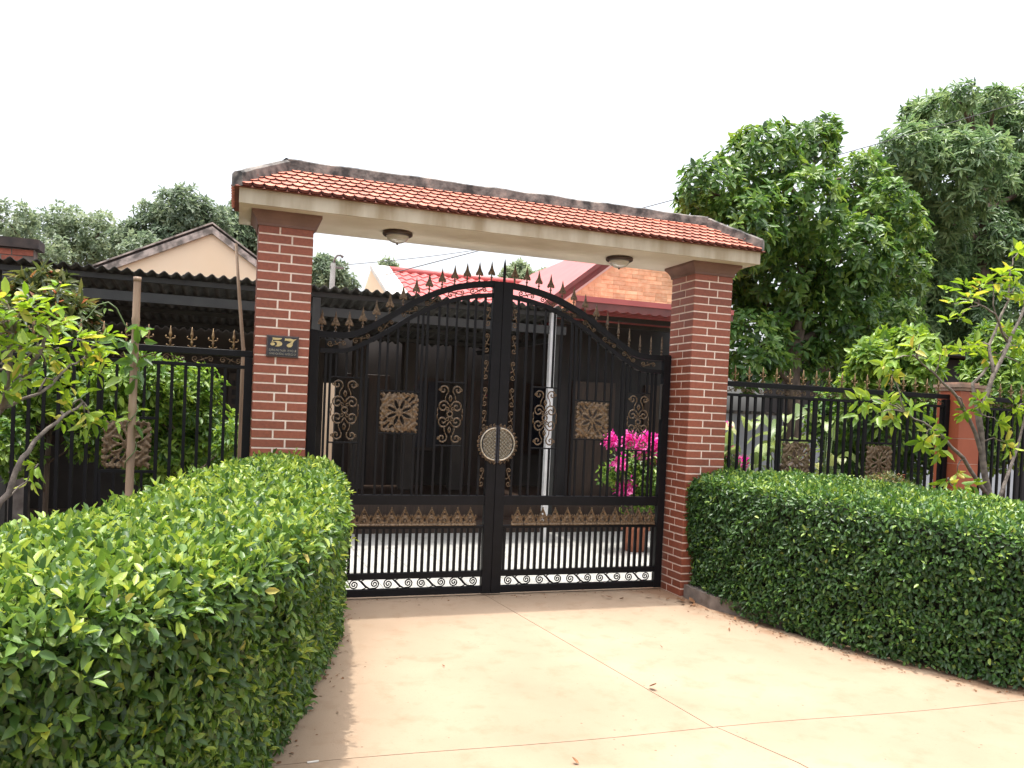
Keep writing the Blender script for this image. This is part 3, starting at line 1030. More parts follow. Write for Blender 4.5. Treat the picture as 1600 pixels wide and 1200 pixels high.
def fleur():
    """gilt fleur finial of the fence: base bar, crossing curls, spear"""
    m_ = MB()
    h = 0.155
    m_.tube([(-.028, 0, .016), (-.02, 0, .008), (0, 0, .006), (.02, 0, .008), (.028, 0, .016)], .0045, 5)
    m_.lathe([(0.007, 0), (0.007, .03), (.011, .04), (.006, .05), (.006, .075), (.012, .088), (.011, .1), (.006, .125), (.001, h)], (0, 0, 0), 8)
    for sx in (-1, 1):
        m_.tube([(0, 0, .05), (sx * .014, 0, .062), (sx * .028, 0, .063), (sx * .034, 0, .074), (sx * .028, 0, .082)], .0045, 5)
    return m_.mesh('fleur_finial', 'gilt', smooth=True)
fleur_me = fleur()

# ---- the two gate leaves
GY = 0.34
AR1 = [(-1.64, 2.208), (-1.48, 2.198), (-1.287, 2.222), (-1.055, 2.356), (-0.79, 2.530), (-0.52, 2.655), (-0.30, 2.712), (-0.115, 2.737)]
AR2 = [(-1.60, 2.064), (-1.45, 2.064), (-1.308, 2.090), (-1.05, 2.237), (-0.787, 2.413), (-0.515, 2.545), (-0.30, 2.606), (-0.115, 2.634)]
def smooth_curve(P, n=6):
    out = []
    for i in range(len(P) - 1):
        p0 = P[max(i - 1, 0)]; p1 = P[i]; p2 = P[i + 1]; p3 = P[min(i + 2, len(P) - 1)]
        for k in range(n):
            t = k / n
            out.append(tuple(0.5 * (2 * p1[c] + (p2[c] - p0[c]) * t + (2 * p0[c] - 5 * p1[c] + 4 * p2[c] - p3[c]) * t * t + (3 * p1[c] - p0[c] - 3 * p2[c] + p3[c]) * t ** 3) for c in (0, 1)))
    out.append(P[-1])
    return out
C1, C2 = smooth_curve(AR1), smooth_curve(AR2)
def zat(C, x):
    for (a, b_) in zip(C, C[1:]):
        if a[0] <= x <= b_[0]:
            return a[1] + (b_[1] - a[1]) * (x - a[0]) / max(1e-9, b_[0] - a[0])
    return C[0][1] if x < C[0][0] else C[-1][1]
SP = -0.03      # line where the leaves meet
def gate_leaf(side):
    # built for the left leaf; the right one is mirrored about x = SP and a touch wider
    def X(x):
        return x if side < 0 else 2 * SP - x + (0.07 * (-x - 0.1) / 1.54)
    lab = ('left leaf of black iron double gate, its arch rising from the numbered pillar' if side < 0 else
           'right leaf of black iron double gate, its arch falling towards the bougainvillea')
    t = thing('gate_leaf', lab, 'gate', (X(-0.85), GY, 0.0), 'leaves of the iron gate')
    def bx(x0, x1, y0, y1, z0, z1, name, mat='iron', cham=True):
        a, b_ = sorted((X(x0), X(x1)))
        m_ = MB()
        (m_.bbox if cham else m_.box)(a, b_, y0, y1, z0, z1)
        return m_.build(name, mat, t)
    F0, F1 = GY - 0.025, GY + 0.025
    bx(-0.118, SP - 0.003, F0 - 0.006, F1, 0.016, 2.735, 'meeting_post')
    bx(-1.645, -1.575, F0 - 0.004, F1, 0.016, 2.195, 'hinge_stile')
    def rib(C, h, name, dy=0.0):
        pts = [(X(x), z) for x, z in C]
        if side > 0: pts = pts[::-1]
        MB().ribbon(pts, h, F0 + dy, F1 - dy).build(name, 'iron', t)
    c1 = [p for p in C1 if p[0] <= -0.113]
    rib(c1, 0.050, 'arch_rail')
    rib([p for p in C2 if -1.58 <= p[0] <= -0.113], 0.036, 'inner_arch_rail', 0.004)
    bx(-1.575, -0.118, F0, F1, 0.790, 0.872, 'middle_rail')
    bx(-1.575, -0.118, F0 + .004, F1 - .004, 0.588, 0.612, 'frieze_rail')
    bx(-1.575, -0.118, F0 + .002, F1 - .002, 0.164, 0.214, 'lower_rail')
    bx(-1.575, -0.118, F0, F1, 0.020, 0.078, 'bottom_rail')
    # cast panels and their cross pieces
    panels = [(-1.463, -1.235, 1.300, 1.835, 'tall'), (-1.065, -0.733, 1.388, 1.742, 'sq'), (-0.572, -0.345, 1.297, 1.840, 'tall')]
    bars = [-1.512 + i * 0.0832 for i in range(17)]
    pans = []
    for (a, b_, z0, z1, kd) in panels:
        cx = X((a + b_) / 2)
        for zz in (z0, z1):
            bx(a - 0.012, b_ + 0.012, GY - .008, GY + .008, zz - 0.006, zz + 0.006, 'cross_bar')
        if kd == 'sq':
            inst('rosette_panel', ros_me, t, (cx, GY - 0.012, (z0 + z1) / 2), (0, 0, 0), (1 if side < 0 else -1, 1, 1))
        else:
            inst('scroll_panel', scrollp_me, t, (cx, GY - 0.004, (z0 + z1) / 2 - 0.0), (0, 0, 0), (1, 1, 1))
        # side bars of the panel
        for xe in (a - 0.012, b_ + 0.012):
            pans.append(xe)
            bx(xe - 0.009, xe + 0.009, GY - .009, GY + .009, 0.872, zat(C2, xe) - 0.03, 'bar', cham=False)
    for xb in bars:
        if any(abs(xb - xe) < 0.028 for xe in pans): continue
        if xb > -0.17: continue
        top = zat(C2, xb) - 0.03
        inside = [p for p in panels if p[0] - 0.012 < xb < p[1] + 0.012]
        if inside:
            p = inside[0]
            bx(xb - .008, xb + .008, GY - .008, GY + .008, 0.872, p[2] - 0.006, 'bar', cham=False)
            bx(xb - .008, xb + .008, GY - .008, GY + .008, p[3] + 0.006, top, 'bar', cham=False)
        else:
            bx(xb - .0095, xb + .0095, GY - .0095, GY + .0095, 0.872, top, 'bar', cham=False)
    for i in range(26):
        xb = -1.547 + i * 0.0562
        if xb > -0.13: break
        bx(xb - .0115, xb + .0115, GY - .0105, GY + .0105, 0.214, 0.588, 'bar', cham=False)
    # frieze
    for i in range(12):
        inst('crest', crest_me, t, (X(-1.500 + i * 0.1142), GY - 0.022, 0.612 + 0.0825))
    # scrolls at the foot
    for i in range(5):
        xc = -1.415 + i * 0.285
        inst('scroll', bots_me, t, (X(xc), GY, 0.121), (0, 0, 0), (1, 1, 1))
    # scrolls beside the meeting post
    for z in (1.035, 1.505, 1.735, 1.968, 2.20, 2.43):
        if abs(z - 1.505) < .01: z += 0.03
        inst('scroll', s_up_me if side < 0 else s_up_m_me, t, (X(-0.154), GY - 0.004, z))
    # scrolls in the arch
    for i in range(7):
        xc = -1.43 + i * 0.197
        a = Vector((X(xc - .05), (zat(C1, xc - .05) - 0.05 + zat(C2, xc - .05)) / 2))
        b_ = Vector((X(xc + .05), (zat(C1, xc + .05) - 0.05 + zat(C2, xc + .05)) / 2))
        ang = math.atan2(b_.y - a.y, b_.x - a.x)
        if side > 0: ang += math.pi
        me = s_up_me if i % 2 else s_up_m_me
        zz = (zat(C1, xc) - 0.05 + zat(C2, xc)) / 2
        o = inst('scroll', me, t, (X(xc), GY, zz), (0, -ang + R(90), 0), (0.92, 1, 0.9))
    # spear finials along the arch
    for i in range(14):
        xf = -1.555 + i * 0.1092
        tw = random.uniform(-.12, .12)
        if side > 0 and i < 6: tw = R(68 + 4 * i)
        inst('spear_finial', spear_iron, t, (X(xf), GY, zat(C1, xf) - 0.004), (0, 0, tw), (1, 1, random.uniform(.97, 1.03)))
    # round handle, half on each leaf
    cxh, czh = SP, 1.325
    sg = -1 if side < 0 else 1
    hd = MB()
    nr, na = 16, 44
    vs, fs = [], []
    for i in range(nr + 1):
        for k in range(na + 1):
            a = R(-90) + math.pi * k / na
            r = 0.132 * i / nr
            x = 0.019 + r * math.cos(a) * 0.87
            z = r * math.sin(a)
            rel = 0.008 * (math.sin(x * 190) * math.sin(z * 190) + 1)
            vs.append((cxh + sg * x, F0 - 0.014 - rel, czh + z))
    for i in range(nr):
        for k in range(na):
            q = (i * (na + 1) + k, i * (na + 1) + k + 1, (i + 1) * (na + 1) + k + 1, (i + 1) * (na + 1) + k)
            fs.append(q if sg > 0 else q[::-1])
    h_ = hd.add(vs, fs).build('handle', 'woven_metal', t, smooth=False)
    ring = [(cxh + sg * (0.019 + 0.133 * math.cos(a)), F0 - 0.020, czh + 0.139 * math.sin(a)) for a in [R(-90 + 6 * i) for i in range(31)]]
    MB().tube(ring, 0.0085, 8).build('handle_ring', 'silver', h_, smooth=True)
    edge_ = MB()
    for i in range(14):
        a = R(-84 + 12.9 * i)
        cx_, cz_ = cxh + sg * (0.012 + 0.160 * math.cos(a)), czh + 0.160 * math.sin(a)
        edge_.tube(spiral(cx_, cz_, 0.016, 1.1, a, 1, F0 - 0.012, 12), 0.0055, 5)
    back = [(cxh + sg * 0.004, czh - 0.165)] + [(cxh + sg * (0.004 + 0.165 * math.cos(a)), czh + 0.165 * math.sin(a)) for a in [R(-80 + 10 * i) for i in range(17)]] + [(cxh + sg * 0.004, czh + 0.165)]
    if sg < 0: back = back[::-1]
    MB().extr(back, F0 - 0.012, F0 - 0.0065).build('handle_backplate', 'plate_dark', h_)
    edge_.build('handle_border', 'bronze', h_, smooth=True)
    if side < 0:
        pass
    else:
        MB().lathe([(0.013, 0), (0.013, .13), (0.010, .16), (0.001, .205)], (SP + .012, GY, 2.735), 8).build('spike', 'iron', t)
        # drop bolt near the hinge side
        MB().tube([(1.553, F0 - .014, 1.60), (1.553, F0 - .014, 1.93)], 0.012, 8).build('bolt_rod', 'steel_grey', t)
    return t
gate_leaf(-1)
gate_leaf(1)

# ---- fences
FY = 0.2
def fence(label, x0, x1, finial0, finial_n, finial_step, bar_step, panels, cat='fence', base=0.28, ends=(True, True)):
    t = thing('iron_fence', label, cat, ((x0 + x1) / 2, FY, 0), 'iron fence runs')
    MB().box(x0, x1, FY - 0.09, FY + 0.09, -0.03, base).build('plinth', 'kerb', t)
    MB().bbox(x0, x1, FY - .022, FY + .022, 1.945, 1.992).build('top_rail', 'iron', t)
    MB().bbox(x0, x1, FY - .015, FY + .015, 1.852, 1.878).build('second_rail', 'iron', t)
    MB().bbox(x0, x1, FY - .018, FY + .018, base + .06, base + .10).build('bottom_rail', 'iron', t)
    for i, e in enumerate((x0 + 0.03, x1 - 0.03)):
        if ends[i]:
            MB().bbox(e - .03, e + .03, FY - .03, FY + .03, base, 1.94).build('end_stile', 'iron', t)
    nb = int((x1 - x0 - .12) / bar_step)
    me = MB().box(-.011, .011, -.011, .011, base + .10, 1.852).mesh('bar', 'iron')
    me_hi = MB().box(-.009, .009, -.009, .009, 1.44, 1.852).mesh('bar', 'iron')
    me_lo = MB().box(-.009, .009, -.009, .009, base + .10, 1.06).mesh('bar', 'iron')
    for i in range(nb + 1):
        xb = x0 + 0.09 + i * bar_step
        if any(a - .02 < xb < b_ + .02 for a, b_ in panels):
            inst('bar', me_hi, t, (xb, FY, 0)); inst('bar', me_lo, t, (xb, FY, 0))
        else:
            inst('bar', me, t, (xb, FY, 0))
    for a, b_ in panels:
        inst('rosette_panel', ros_me, t, ((a + b_) / 2, FY - 0.008, 1.25), (0, 0, 0), (1.02, 1, 1.06))
        for zz in (1.05, 1.45):
            MB().box(a - .03, b_ + .03, FY - .010, FY + .010, zz - .010, zz + .010).build('cross_bar', 'iron', t)
        for xx in (a - .03, b_ + .03):
            MB().box(xx - .012, xx + .012, FY - .012, FY + .012, base + .10, 1.852).build('bar', 'iron', t)
    for i in range(finial_n):
        inst('fleur_finial', fleur_me, t, (finial0 + i * finial_step, FY, 1.992), (0, 0, random.uniform(-.1, .1)))
    ns = int((x1 - x0) / 0.2)
    for i in range(ns):
        inst('scroll', s_up_me if i % 2 else s_up_m_me, t, (x0 + 0.16 + i * 0.2, FY, 1.911), (0, R(90), 0), (0.95, 1, 0.92))
    return t
fence('black iron fence run with gilt finials behind the left hedge, bamboo pole before it', -6.2, -PA - PW - 0.004, -6.11, 27, 0.1495, 0.0935, [(-3.11, -2.775), (-4.6, -4.265)], ends=(False, True))
fence('black iron fence run with two cast panels between brick pillar and orange post', PA + PW + 0.004, 4.94, 2.13, 18, 0.157, 0.0895, [(2.855, 3.19), (3.88, 4.215)])
fence('black iron fence run beyond the orange post, behind a small tree', 5.245, 8.6, 5.36, 20, 0.157, 0.0895, [(6.2, 6.53)])

# ---- orange tiled fence post
q0, q1 = 4.945, 5.24
yq0, yq1 = FY - 0.147, FY + 0.147
fp = thing('fence_post', 'square orange tiled fence post with a grey cap', 'post', ((q0 + q1) / 2, FY, 0))
sh = MB().box(q0 + .004, q1 - .004, yq0 + .004, yq1 - .004, -0.03, 2.02).build('shaft', 'mortar', fp)
ptm = MB().bbox(0, q1 - q0 - .004, -0.004, 0.004, 0, 0.262, 0.0015).mesh('tile', 'post_tile')
for i in range(8):
    z = -0.06 + i * 0.266 - 0.0
    if z + .262 > 2.03: z = 2.03 - .262
    inst('tile', ptm, sh, (q0 + .002, yq0 + .004, z))
    inst('tile', ptm, sh, (q0 + .004, yq1 - .002, z), (0, 0, R(-90)))
    inst('tile', ptm, sh, (q1 - .004, yq0 + .002, z), (0, 0, R(90)))
cp = MB()
cp.box(q0 - .015, q1 + .015, yq0 - .015, yq1 + .015, 2.035, 2.065)
cp.box(q0 - .03, q1 + .03, yq0 - .03, yq1 + .03, 2.068, 2.10)
cp.box(q0 + .02, q1 - .02, yq0 + .02, yq1 - .02, 2.10, 2.125)
cp.build('cap', 'cap_render', fp)

# ================================================================== BUILDINGS BEHIND
# ---- carport with corrugated sheets
cpt = thing('carport', 'open carport with a dark corrugated sheet roof on grey steel beams', 'carport', (-1.8, 4.5, 0))
CZ0, CZ1, CYF, CYB = 2.915, 2.62, 2.90, 6.35
pit = 0.118
def corr(x0, x1, z0=CZ0, z1=CZ1, y0=CYF, y1=CYB, pitch=pit, amp=0.020, th=0.007):
    n = int((x1 - x0) / pitch * 6)
    vs, fs = [], []
    for (y, z) in ((y0, z0), (y1, z1)):
        for o_ in (0, -th):
            for i in range(n + 1):
                x = x0 + (x1 - x0) * i / n
                vs.append((x, y, z + amp * math.cos(2 * math.pi * x / pitch) + o_))
    m1 = n + 1
    for i in range(n):
        fs.append((i, i + 1, 2 * m1 + i + 1, 2 * m1 + i))
        fs.append((m1 + i + 1, m1 + i, 3 * m1 + i, 3 * m1 + i + 1))
        fs.append((m1 + i, m1 + i + 1, i + 1, i))
        fs.append((2 * m1 + i, 2 * m1 + i + 1, 3 * m1 + i + 1, 3 * m1 + i))
    return MB().add(vs, fs)
wsh = pit * 7.5
i = 0
x = -7.2
while x < 1.6:
    corr(x, min(x + wsh + 0.05, 1.86), CZ0 + (0.009 if i % 2 else 0.0) + random.uniform(-.004, .004), CZ1 + (0.009 if i % 2 else 0.0)).build('roof_sheet', 'fibro', cpt)
    x += wsh
    i += 1
slope = lambda y: CZ0 + (CZ1 - CZ0) * (y - CYF) / (CYB - CYF)
for y in (3.05, 3.9, 4.8, 5.7):
    MB().box(-7.1, 1.7, y - .025, y + .025, slope(y) - .085, slope(y) - .031).build('purlin', 'steel_grey', cpt)
for x in (-4.4, -1.37, 1.52):
    MB().box(x - .03, x + .03, 3.0, 6.2, 2.50, 2.56).build('rafter', 'steel_grey', cpt)
    m_ = MB()
    for k in range(6):
        y = 3.1 + k * .55
        m_.tube([(x, y, 2.56), (x, y + .27, slope(y + .27) - .08), (x, y + .55, 2.56)], .014, 4)
    m_.build('truss_web', 'steel_grey', cpt)
for x in (-4.4, -1.37):
    MB().bbox(x - .045, x + .045, 2.96, 3.05, -.03, 2.80).build('post', 'steel_grey', cpt)
MB().bbox(1.475, 1.545, 2.96, 3.03, -.03, 2.86).build('post', 'post_white', cpt)
MB().box(-7.1, 1.7, 3.0, 3.05, 2.60, 2.70).build('front_beam', 'steel_grey', cpt)

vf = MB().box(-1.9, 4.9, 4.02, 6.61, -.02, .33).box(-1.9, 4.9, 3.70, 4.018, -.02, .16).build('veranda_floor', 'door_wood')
tag(vf, 'dark raised veranda floor with a step before the house', 'veranda', kind='structure')
# ---- house with the red roof
hs = thing('red_roofed_house', 'house with a red tiled roof and an orange brick gable wing behind the gate', 'house', (2.6, 8, 0))
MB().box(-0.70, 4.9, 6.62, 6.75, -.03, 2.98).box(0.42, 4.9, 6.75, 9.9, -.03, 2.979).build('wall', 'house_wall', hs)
# front under the roof: columns, door leaves, windows
for x in (-0.42, 0.35, 1.15, 3.3):
    MB().bbox(x - .11, x + .11, 5.9, 6.12, -.03, 2.6).build('column', 'house_wall', hs)
for (a, b_) in ((-0.55, 0.15), (1.45, 2.3)):
    d_ = MB().bbox(a, b_, 6.55, 6.60, 0.02, 2.1).build('door', 'door_wood', hs)
    MB().bbox((a + b_) / 2 - .01, (a + b_) / 2 + .01, 6.53, 6.555, 0.05, 2.05).build('door_stile', 'house_dark', d_)
for (a, b_) in ((0.45, 1.05), (2.5, 3.2)):
    w_ = MB().bbox(a, b_, 6.55, 6.60, 0.9, 2.1).build('window', 'door_wood', hs)
    MB().box(a + .06, (a + b_) / 2 - .03, 6.53, 6.549, .96, 2.04).build('pane', 'plate_dark', w_)
    MB().box((a + b_) / 2 + .03, b_ - .06, 6.53, 6.549, .96, 2.04).build('pane', 'plate_dark', w_)
# main roof: stepped sheet tiles rising to the ridge
RYr, RZr, EYr, EZr = 10.0, 4.36, 6.35, 2.95
def sheet_roof(xa, xb, rows, ya, za, yb, zb, wave=0.20, amp=0.018, step=0.022):
    vs, fs = [], []
    n = int((xb - xa) / wave * 6)
    for r_ in range(rows):
        for e in (0, 1):
            t = (r_ + e) / rows
            for i in range(n + 1):
                x = xa + (xb - xa) * i / n
                vs.append((x, ya + (yb - ya) * t, za + (zb - za) * t + amp * math.cos(2 * math.pi * x / wave) + (step if e == 0 else 0)))
    m1 = n + 1
    for r_ in range(2 * rows - 1):
        for i in range(n):
            fs.append((r_ * m1 + i, r_ * m1 + i + 1, (r_ + 1) * m1 + i + 1, (r_ + 1) * m1 + i))
    return MB().add(vs, fs)
rf = sheet_roof(0.66, 5.2, 11, EYr, EZr, RYr, RZr).build('roof', 'red_sheet', hs)
sheet_roof(0.66, 5.2, 11, 13.6, EZr, RYr, RZr).build('back_slope', 'red_sheet', rf)
MB().tube([(0.66, RYr, RZr + .02), (5.2, RYr, RZr + .02)], 0.07, 8).build('ridge_cap', 'red_sheet', rf, smooth=True)
# pale end section and its gable wall
sl = (RZr - EZr) / (RYr - EYr)
m_ = MB()
m_.add([(0.28, EYr, EZr), (0.66, EYr, EZr), (0.66, RYr, RZr), (0.28, RYr, RZr), (0.28, EYr, EZr + .09), (0.66, EYr, EZr + .09), (0.66, RYr, RZr + .09), (0.28, RYr, RZr + .09)],
       [(3, 2, 1, 0), (4, 5, 6, 7), (0, 1, 5, 4), (2, 3, 7, 6), (0, 4, 7, 3), (1, 2, 6, 5)])
m_.build('parapet_slope', 'white_trim', hs)
m_ = MB()
m_.add([(0.30, EYr + .4, 2.99), (0.30, 13.5, 2.99), (0.30, 13.5, EZr + .05), (0.30, RYr, RZr - .005), (0.30, EYr + .4, EZr + .15), (0.40, EYr + .4, 2.99), (0.40, 13.5, 2.99), (0.40, 13.5, EZr + .05), (0.40, RYr, RZr - .005), (0.40, EYr + .4, EZr + .15)],
       [(0, 1, 2, 3, 4), (9, 8, 7, 6, 5), (0, 4, 9, 5), (1, 0, 5, 6), (2, 1, 6, 7), (3, 2, 7, 8), (4, 3, 8, 9)])
m_.build('end_gable', 'peach', hs)
# brick gable wing
GYw = 4.6
pk = (3.62, 4.36)
sw = (pk[1] - 3.30) / (pk[0] - 2.28)
gl = lambda x: pk[1] - sw * abs(x - pk[0])
wx0, wx1 = 2.28, 4.70
gw = MB().extr([(wx0, 3.0), (wx1, 3.0), (wx1, gl(wx1)), pk, (wx0, 3.30)], GYw + .004, GYw + .16).build('gable_wall', 'gable_mortar', hs)
bl, bh = 0.205, 0.062
gb = {}
row = 0
z = 3.02
nb_ = 0
while z < 4.6:
    x = wx0 + (0 if row % 2 else -bl / 2)
    while x < wx1:
        ln = bl if random.random() < 0.7 else bl * 0.5
        a, b_ = max(x, wx0 + .01), min(x + ln - .008, wx1 - .01)
        if b_ - a > .05 and gl(a) > z + bh + .05 and gl(b_) > z + bh + .05 and nb_ < 300:
            key = round(b_ - a, 2)
            if key not in gb: gb[key] = MB().bbox(0, key, -.004, .006, 0, bh - .008, .0015).mesh('brick', 'gable_brick')
            inst('brick', gb[key], gw, (a, GYw + .002 + random.uniform(-.002, .002), z))
            nb_ += 1
        x += ln
    z += bh
    row += 1
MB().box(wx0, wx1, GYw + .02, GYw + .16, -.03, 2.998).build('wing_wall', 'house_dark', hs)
for (a, b_) in ((2.5, 3.2), (3.7, 4.6)):
    MB().bbox(a, b_, GYw - .03, GYw + .018, .02, 2.1).build('door', 'door_wood', hs)
# wing roof: two slopes, barge boards, white trim
def slab_roof(a, b_, y0, y1, th, name, mat, parent):
    (xa, za), (xb, zb) = a, b_
    m_ = MB()
    m_.add([(xa, y0, za), (xb, y0, zb), (xb, y1, zb), (xa, y1, za), (xa, y0, za + th), (xb, y0, zb + th), (xb, y1, zb + th), (xa, y1, za + th)],
           [(3, 2, 1, 0), (4, 5, 6, 7), (0, 1, 5, 4), (1, 2, 6, 5), (2, 3, 7, 6), (3, 0, 4, 7)])
    return m_.build(name, mat, parent)
off = 0.11
lx, rx_ = 1.85, 4.82
slab_roof((lx, gl(lx) + off), (pk[0], pk[1] + off), GYw - .13, 9.6, .05, 'wing_roof', 'red_sheet', hs)
slab_roof((pk[0], pk[1] + off), (rx_, gl(rx_) + off), GYw - .13, 9.6, .05, 'wing_roof', 'red_sheet', hs)
for (a, b_) in (((lx, gl(lx)), pk), (pk, (rx_, gl(rx_)))):
    slab_roof((a[0], a[1] - .02 + off), (b_[0], b_[1] - .02 + off), GYw - .155, GYw - .132, .075, 'barge_board', 'maroon', hs)
    slab_roof((a[0], a[1] - .025), (b_[0], b_[1] - .025), GYw - .06, GYw - .002, .14, 'soffit_board', 'maroon', hs)
    slab_roof((a[0], a[1] - .068), (b_[0], b_[1] - .068), GYw - .03, GYw - .001, .042, 'white_trim', 'white_trim', hs)
# red sheet veranda in front of the wing
vs, fs = [], []
vr = MB()
n = 150
xa, xb = 1.76, 4.05
def sc(x):
    return 0.026 * abs(math.sin(math.pi * x / 0.155))
for (y, z) in ((2.88, 2.965), (4.59, 2.985)):
    for i in range(n + 1):
        x = xa + (xb - xa) * i / n
        vs.append((x, y, z - sc(x) + .02))
for i in range(n):
    fs.append((i, i + 1, n + 1 + i + 1, n + 1 + i))
vr.add(vs, fs)
# scalloped drop edge
vs2, fs2 = [], []
for i in range(n + 1):
    x = xa + (xb - xa) * i / n
    vs2 += [(x, 2.875, 3.02), (x, 2.875, 2.945 - sc(x)), (x, 2.885, 2.945 - sc(x)), (x, 2.885, 3.02)]
for i in range(n):
    for k in range(4):
        k2 = (k + 1) % 4
        fs2.append((i * 4 + k, i * 4 + k2, i * 4 + 4 + k2, i * 4 + 4 + k))
vr.build('veranda_roof', 'red_sheet', hs)
MB().add(vs2, fs2).build('scalloped_eave', 'maroon', hs)
MB().box(xa, xb, 2.86, 2.93, 3.022, 3.088).build('eave_flashing', 'red_sheet', hs)
for y in (3.3, 4.0):
    MB().box(xa, xb, y - .025, y + .025, 2.86, 2.92).build('purlin', 'steel_grey', hs)
for x in (1.95, 3.9):
    MB().bbox(x - .05, x + .05, 3.95, 4.05, -.03, 2.86).build('post', 'steel_grey', hs)

# ---- dark store behind the left fence (back of the carport)
st = thing('store_building', 'low brown rendered store under the carport behind the left fence', 'building', (-3.9, 6.45, 0))
MB().box(-7.2, -0.92, 6.36, 6.60, -.03, 2.70).build('wall', 'house_wall', st)
MB().box(-0.918, -0.702, 6.40, 6.56, 1.93, 2.70).build('lintel', 'house_dark', st)
for (a, b_) in ((-2.3, -1.6), (-3.6, -2.9), (-5.2, -4.3)):
    w_ = MB().bbox(a, b_, 6.31, 6.355, .9, 2.0).build('shutter', 'door_wood', st)
    for k in range(7):
        MB().box(a + .05, b_ - .05, 6.295, 6.309, 1.0 + k * .135, 1.08 + k * .135).build('louvre', 'house_dark', w_)

# ---- peach gabled house
ph = thing('peach_gabled_house', 'peach rendered house with a stained concrete verge above the carport', 'house', (-2.7, 11, 0))
pk2 = (-2.69, 4.56)
lg, rg = (-5.0, 3.40), (-0.1, 2.80)
MB().extr([(lg[0], -.03), (rg[0], -.03), (rg[0], rg[1]), pk2, (lg[0], lg[1])], 9.0, 9.2).build('gable_wall', 'peach', ph)
MB().box(lg[0] + .02, rg[0] - .02, 9.2, 15, -.03, 3.1).build('wall', 'peach', ph)
for a, b_ in ((lg, pk2), (pk2, rg)):
    slab_roof((a[0], a[1] + .10), (b_[0], b_[1] + .10), 8.97, 15.2, .04, 'roof', 'dark_tile', ph)
    slab_roof((a[0], a[1] - .03), (b_[0], b_[1] - .03), 8.94, 8.998, .125, 'verge', 'verge', ph)
    slab_roof((a[0], a[1] + .142), (b_[0], b_[1] + .142), 8.93, 9.1, .028, 'verge_capping', 'verge', ph)

# ---- old brick wall far left
bw = thing('brick_wall', 'rough red brick wall with a dark cap at the end of the carport', 'wall', (-6, 4.5, 0))
cw = MB().box(-8.5, -4.50, 4.504, 4.70, -.03, 3.27).build('core', 'kerb', bw)
MB().box(-8.6, -4.44, 4.44, 4.76, 3.275, 3.385).build('cap', 'dark_tile', bw)
ob = MB().bbox(0, .215, -.006, .006, 0, .068, .003).mesh('brick', 'old_brick')
for r_ in range(11):
    for i in range(8):
        xx = -4.505 - .215 - i * .229 - (.11 if r_ % 2 else 0)
        inst('brick', ob, cw, (xx, 4.502 + random.uniform(-.006, .003), 2.40 + r_ * .079), (0, random.uniform(-.01, .01), 0))

# ---- pale wall and dark shed to the right
pw = thing('garden_wall', 'pale grey rendered garden wall behind the right hand fence', 'wall', (6, 5.4, 0))
MB().box(5.0, 14.0, 6.6, 6.8, -.03, 1.75).build('wall', 'pale_wall', pw)
MB().box(4.98, 14.02, 6.57, 6.83, 1.752, 1.81).build('coping', 'old_concrete', pw)
sd = thing('dark_shed', 'low dark shed with a sheet roof under the tall mango tree', 'shed', (13, 8.5, 0))
MB().box(10.6, 18, 8.0, 11, -.03, 3.25).build('wall', 'house_dark', sd)
MB().box(10.2, 18.4, 7.5, 11.4, 3.30, 3.40).build('roof', 'dark_tile', sd)
MB().box(10.2, 18.4, 7.44, 7.495, 3.28, 3.42).build('fascia', 'house_dark', sd)

# ---- utility pole and wires
up = thing('utility_pole', 'slim concrete utility pole with a curved lamp arm beyond the carport', 'pole', (0.06, 15, 0))
MB().tube([(-0.02, 15, -.03), (0.085, 15, 5.25)], [.10, .065], 10).build('shaft', 'pole_concrete', up, smooth=True)
MB().tube([(0.085, 15, 5.2), (0.11, 15, 5.36), (0.18, 15, 5.46), (0.27, 15, 5.47), (0.33, 15, 5.42)], [.03, .03, .028, .03, .04], 6).build('lamp_arm', 'pole_concrete', up, smooth=True)
MB().box(0.0, 0.36, 14.97, 15.03, 5.12, 5.17).build('bracket', 'pole_concrete', up)
def wire(label, pts, r):
    o = MB().tube(pts, r, 5).build('power_line', 'wire')
    tag(o, label, 'cable')
    reg(o)
wire('thin cable running from the utility pole out over the gateway', [(0.14 + 5.6 * t, 15, 5.19 + 1.30 * t - 0.08 * math.sin(math.pi * t)) for t in [i / 16 for i in range(17)]], .009)
P0, P1, P2_ = Vector((3.69, 5.0, 4.954)), Vector((7.048, 5.0, 6.10)), Vector((11.661, 5.0, 7.974))
wire('thin overhead cable passing behind the gateway roof and through the right trees', [tuple((P0 - (P2_ - P0) * 0.5).lerp(P2_ + (P2_ - P0) * .6, i / 20) - Vector((0, 0, .12 * math.sin(math.pi * i / 20)))) for i in range(21)], .007)

# ================================================================== HEDGES
def resample(P, n):
    P = np.array(P, float)
    d = np.r_[0, np.cumsum(np.linalg.norm(np.diff(P[:, :2], axis=0), axis=1))]
    t = np.linspace(0, d[-1], n)
    return np.stack([np.interp(t, d, P[:, k]) for k in range(P.shape[1])], 1)

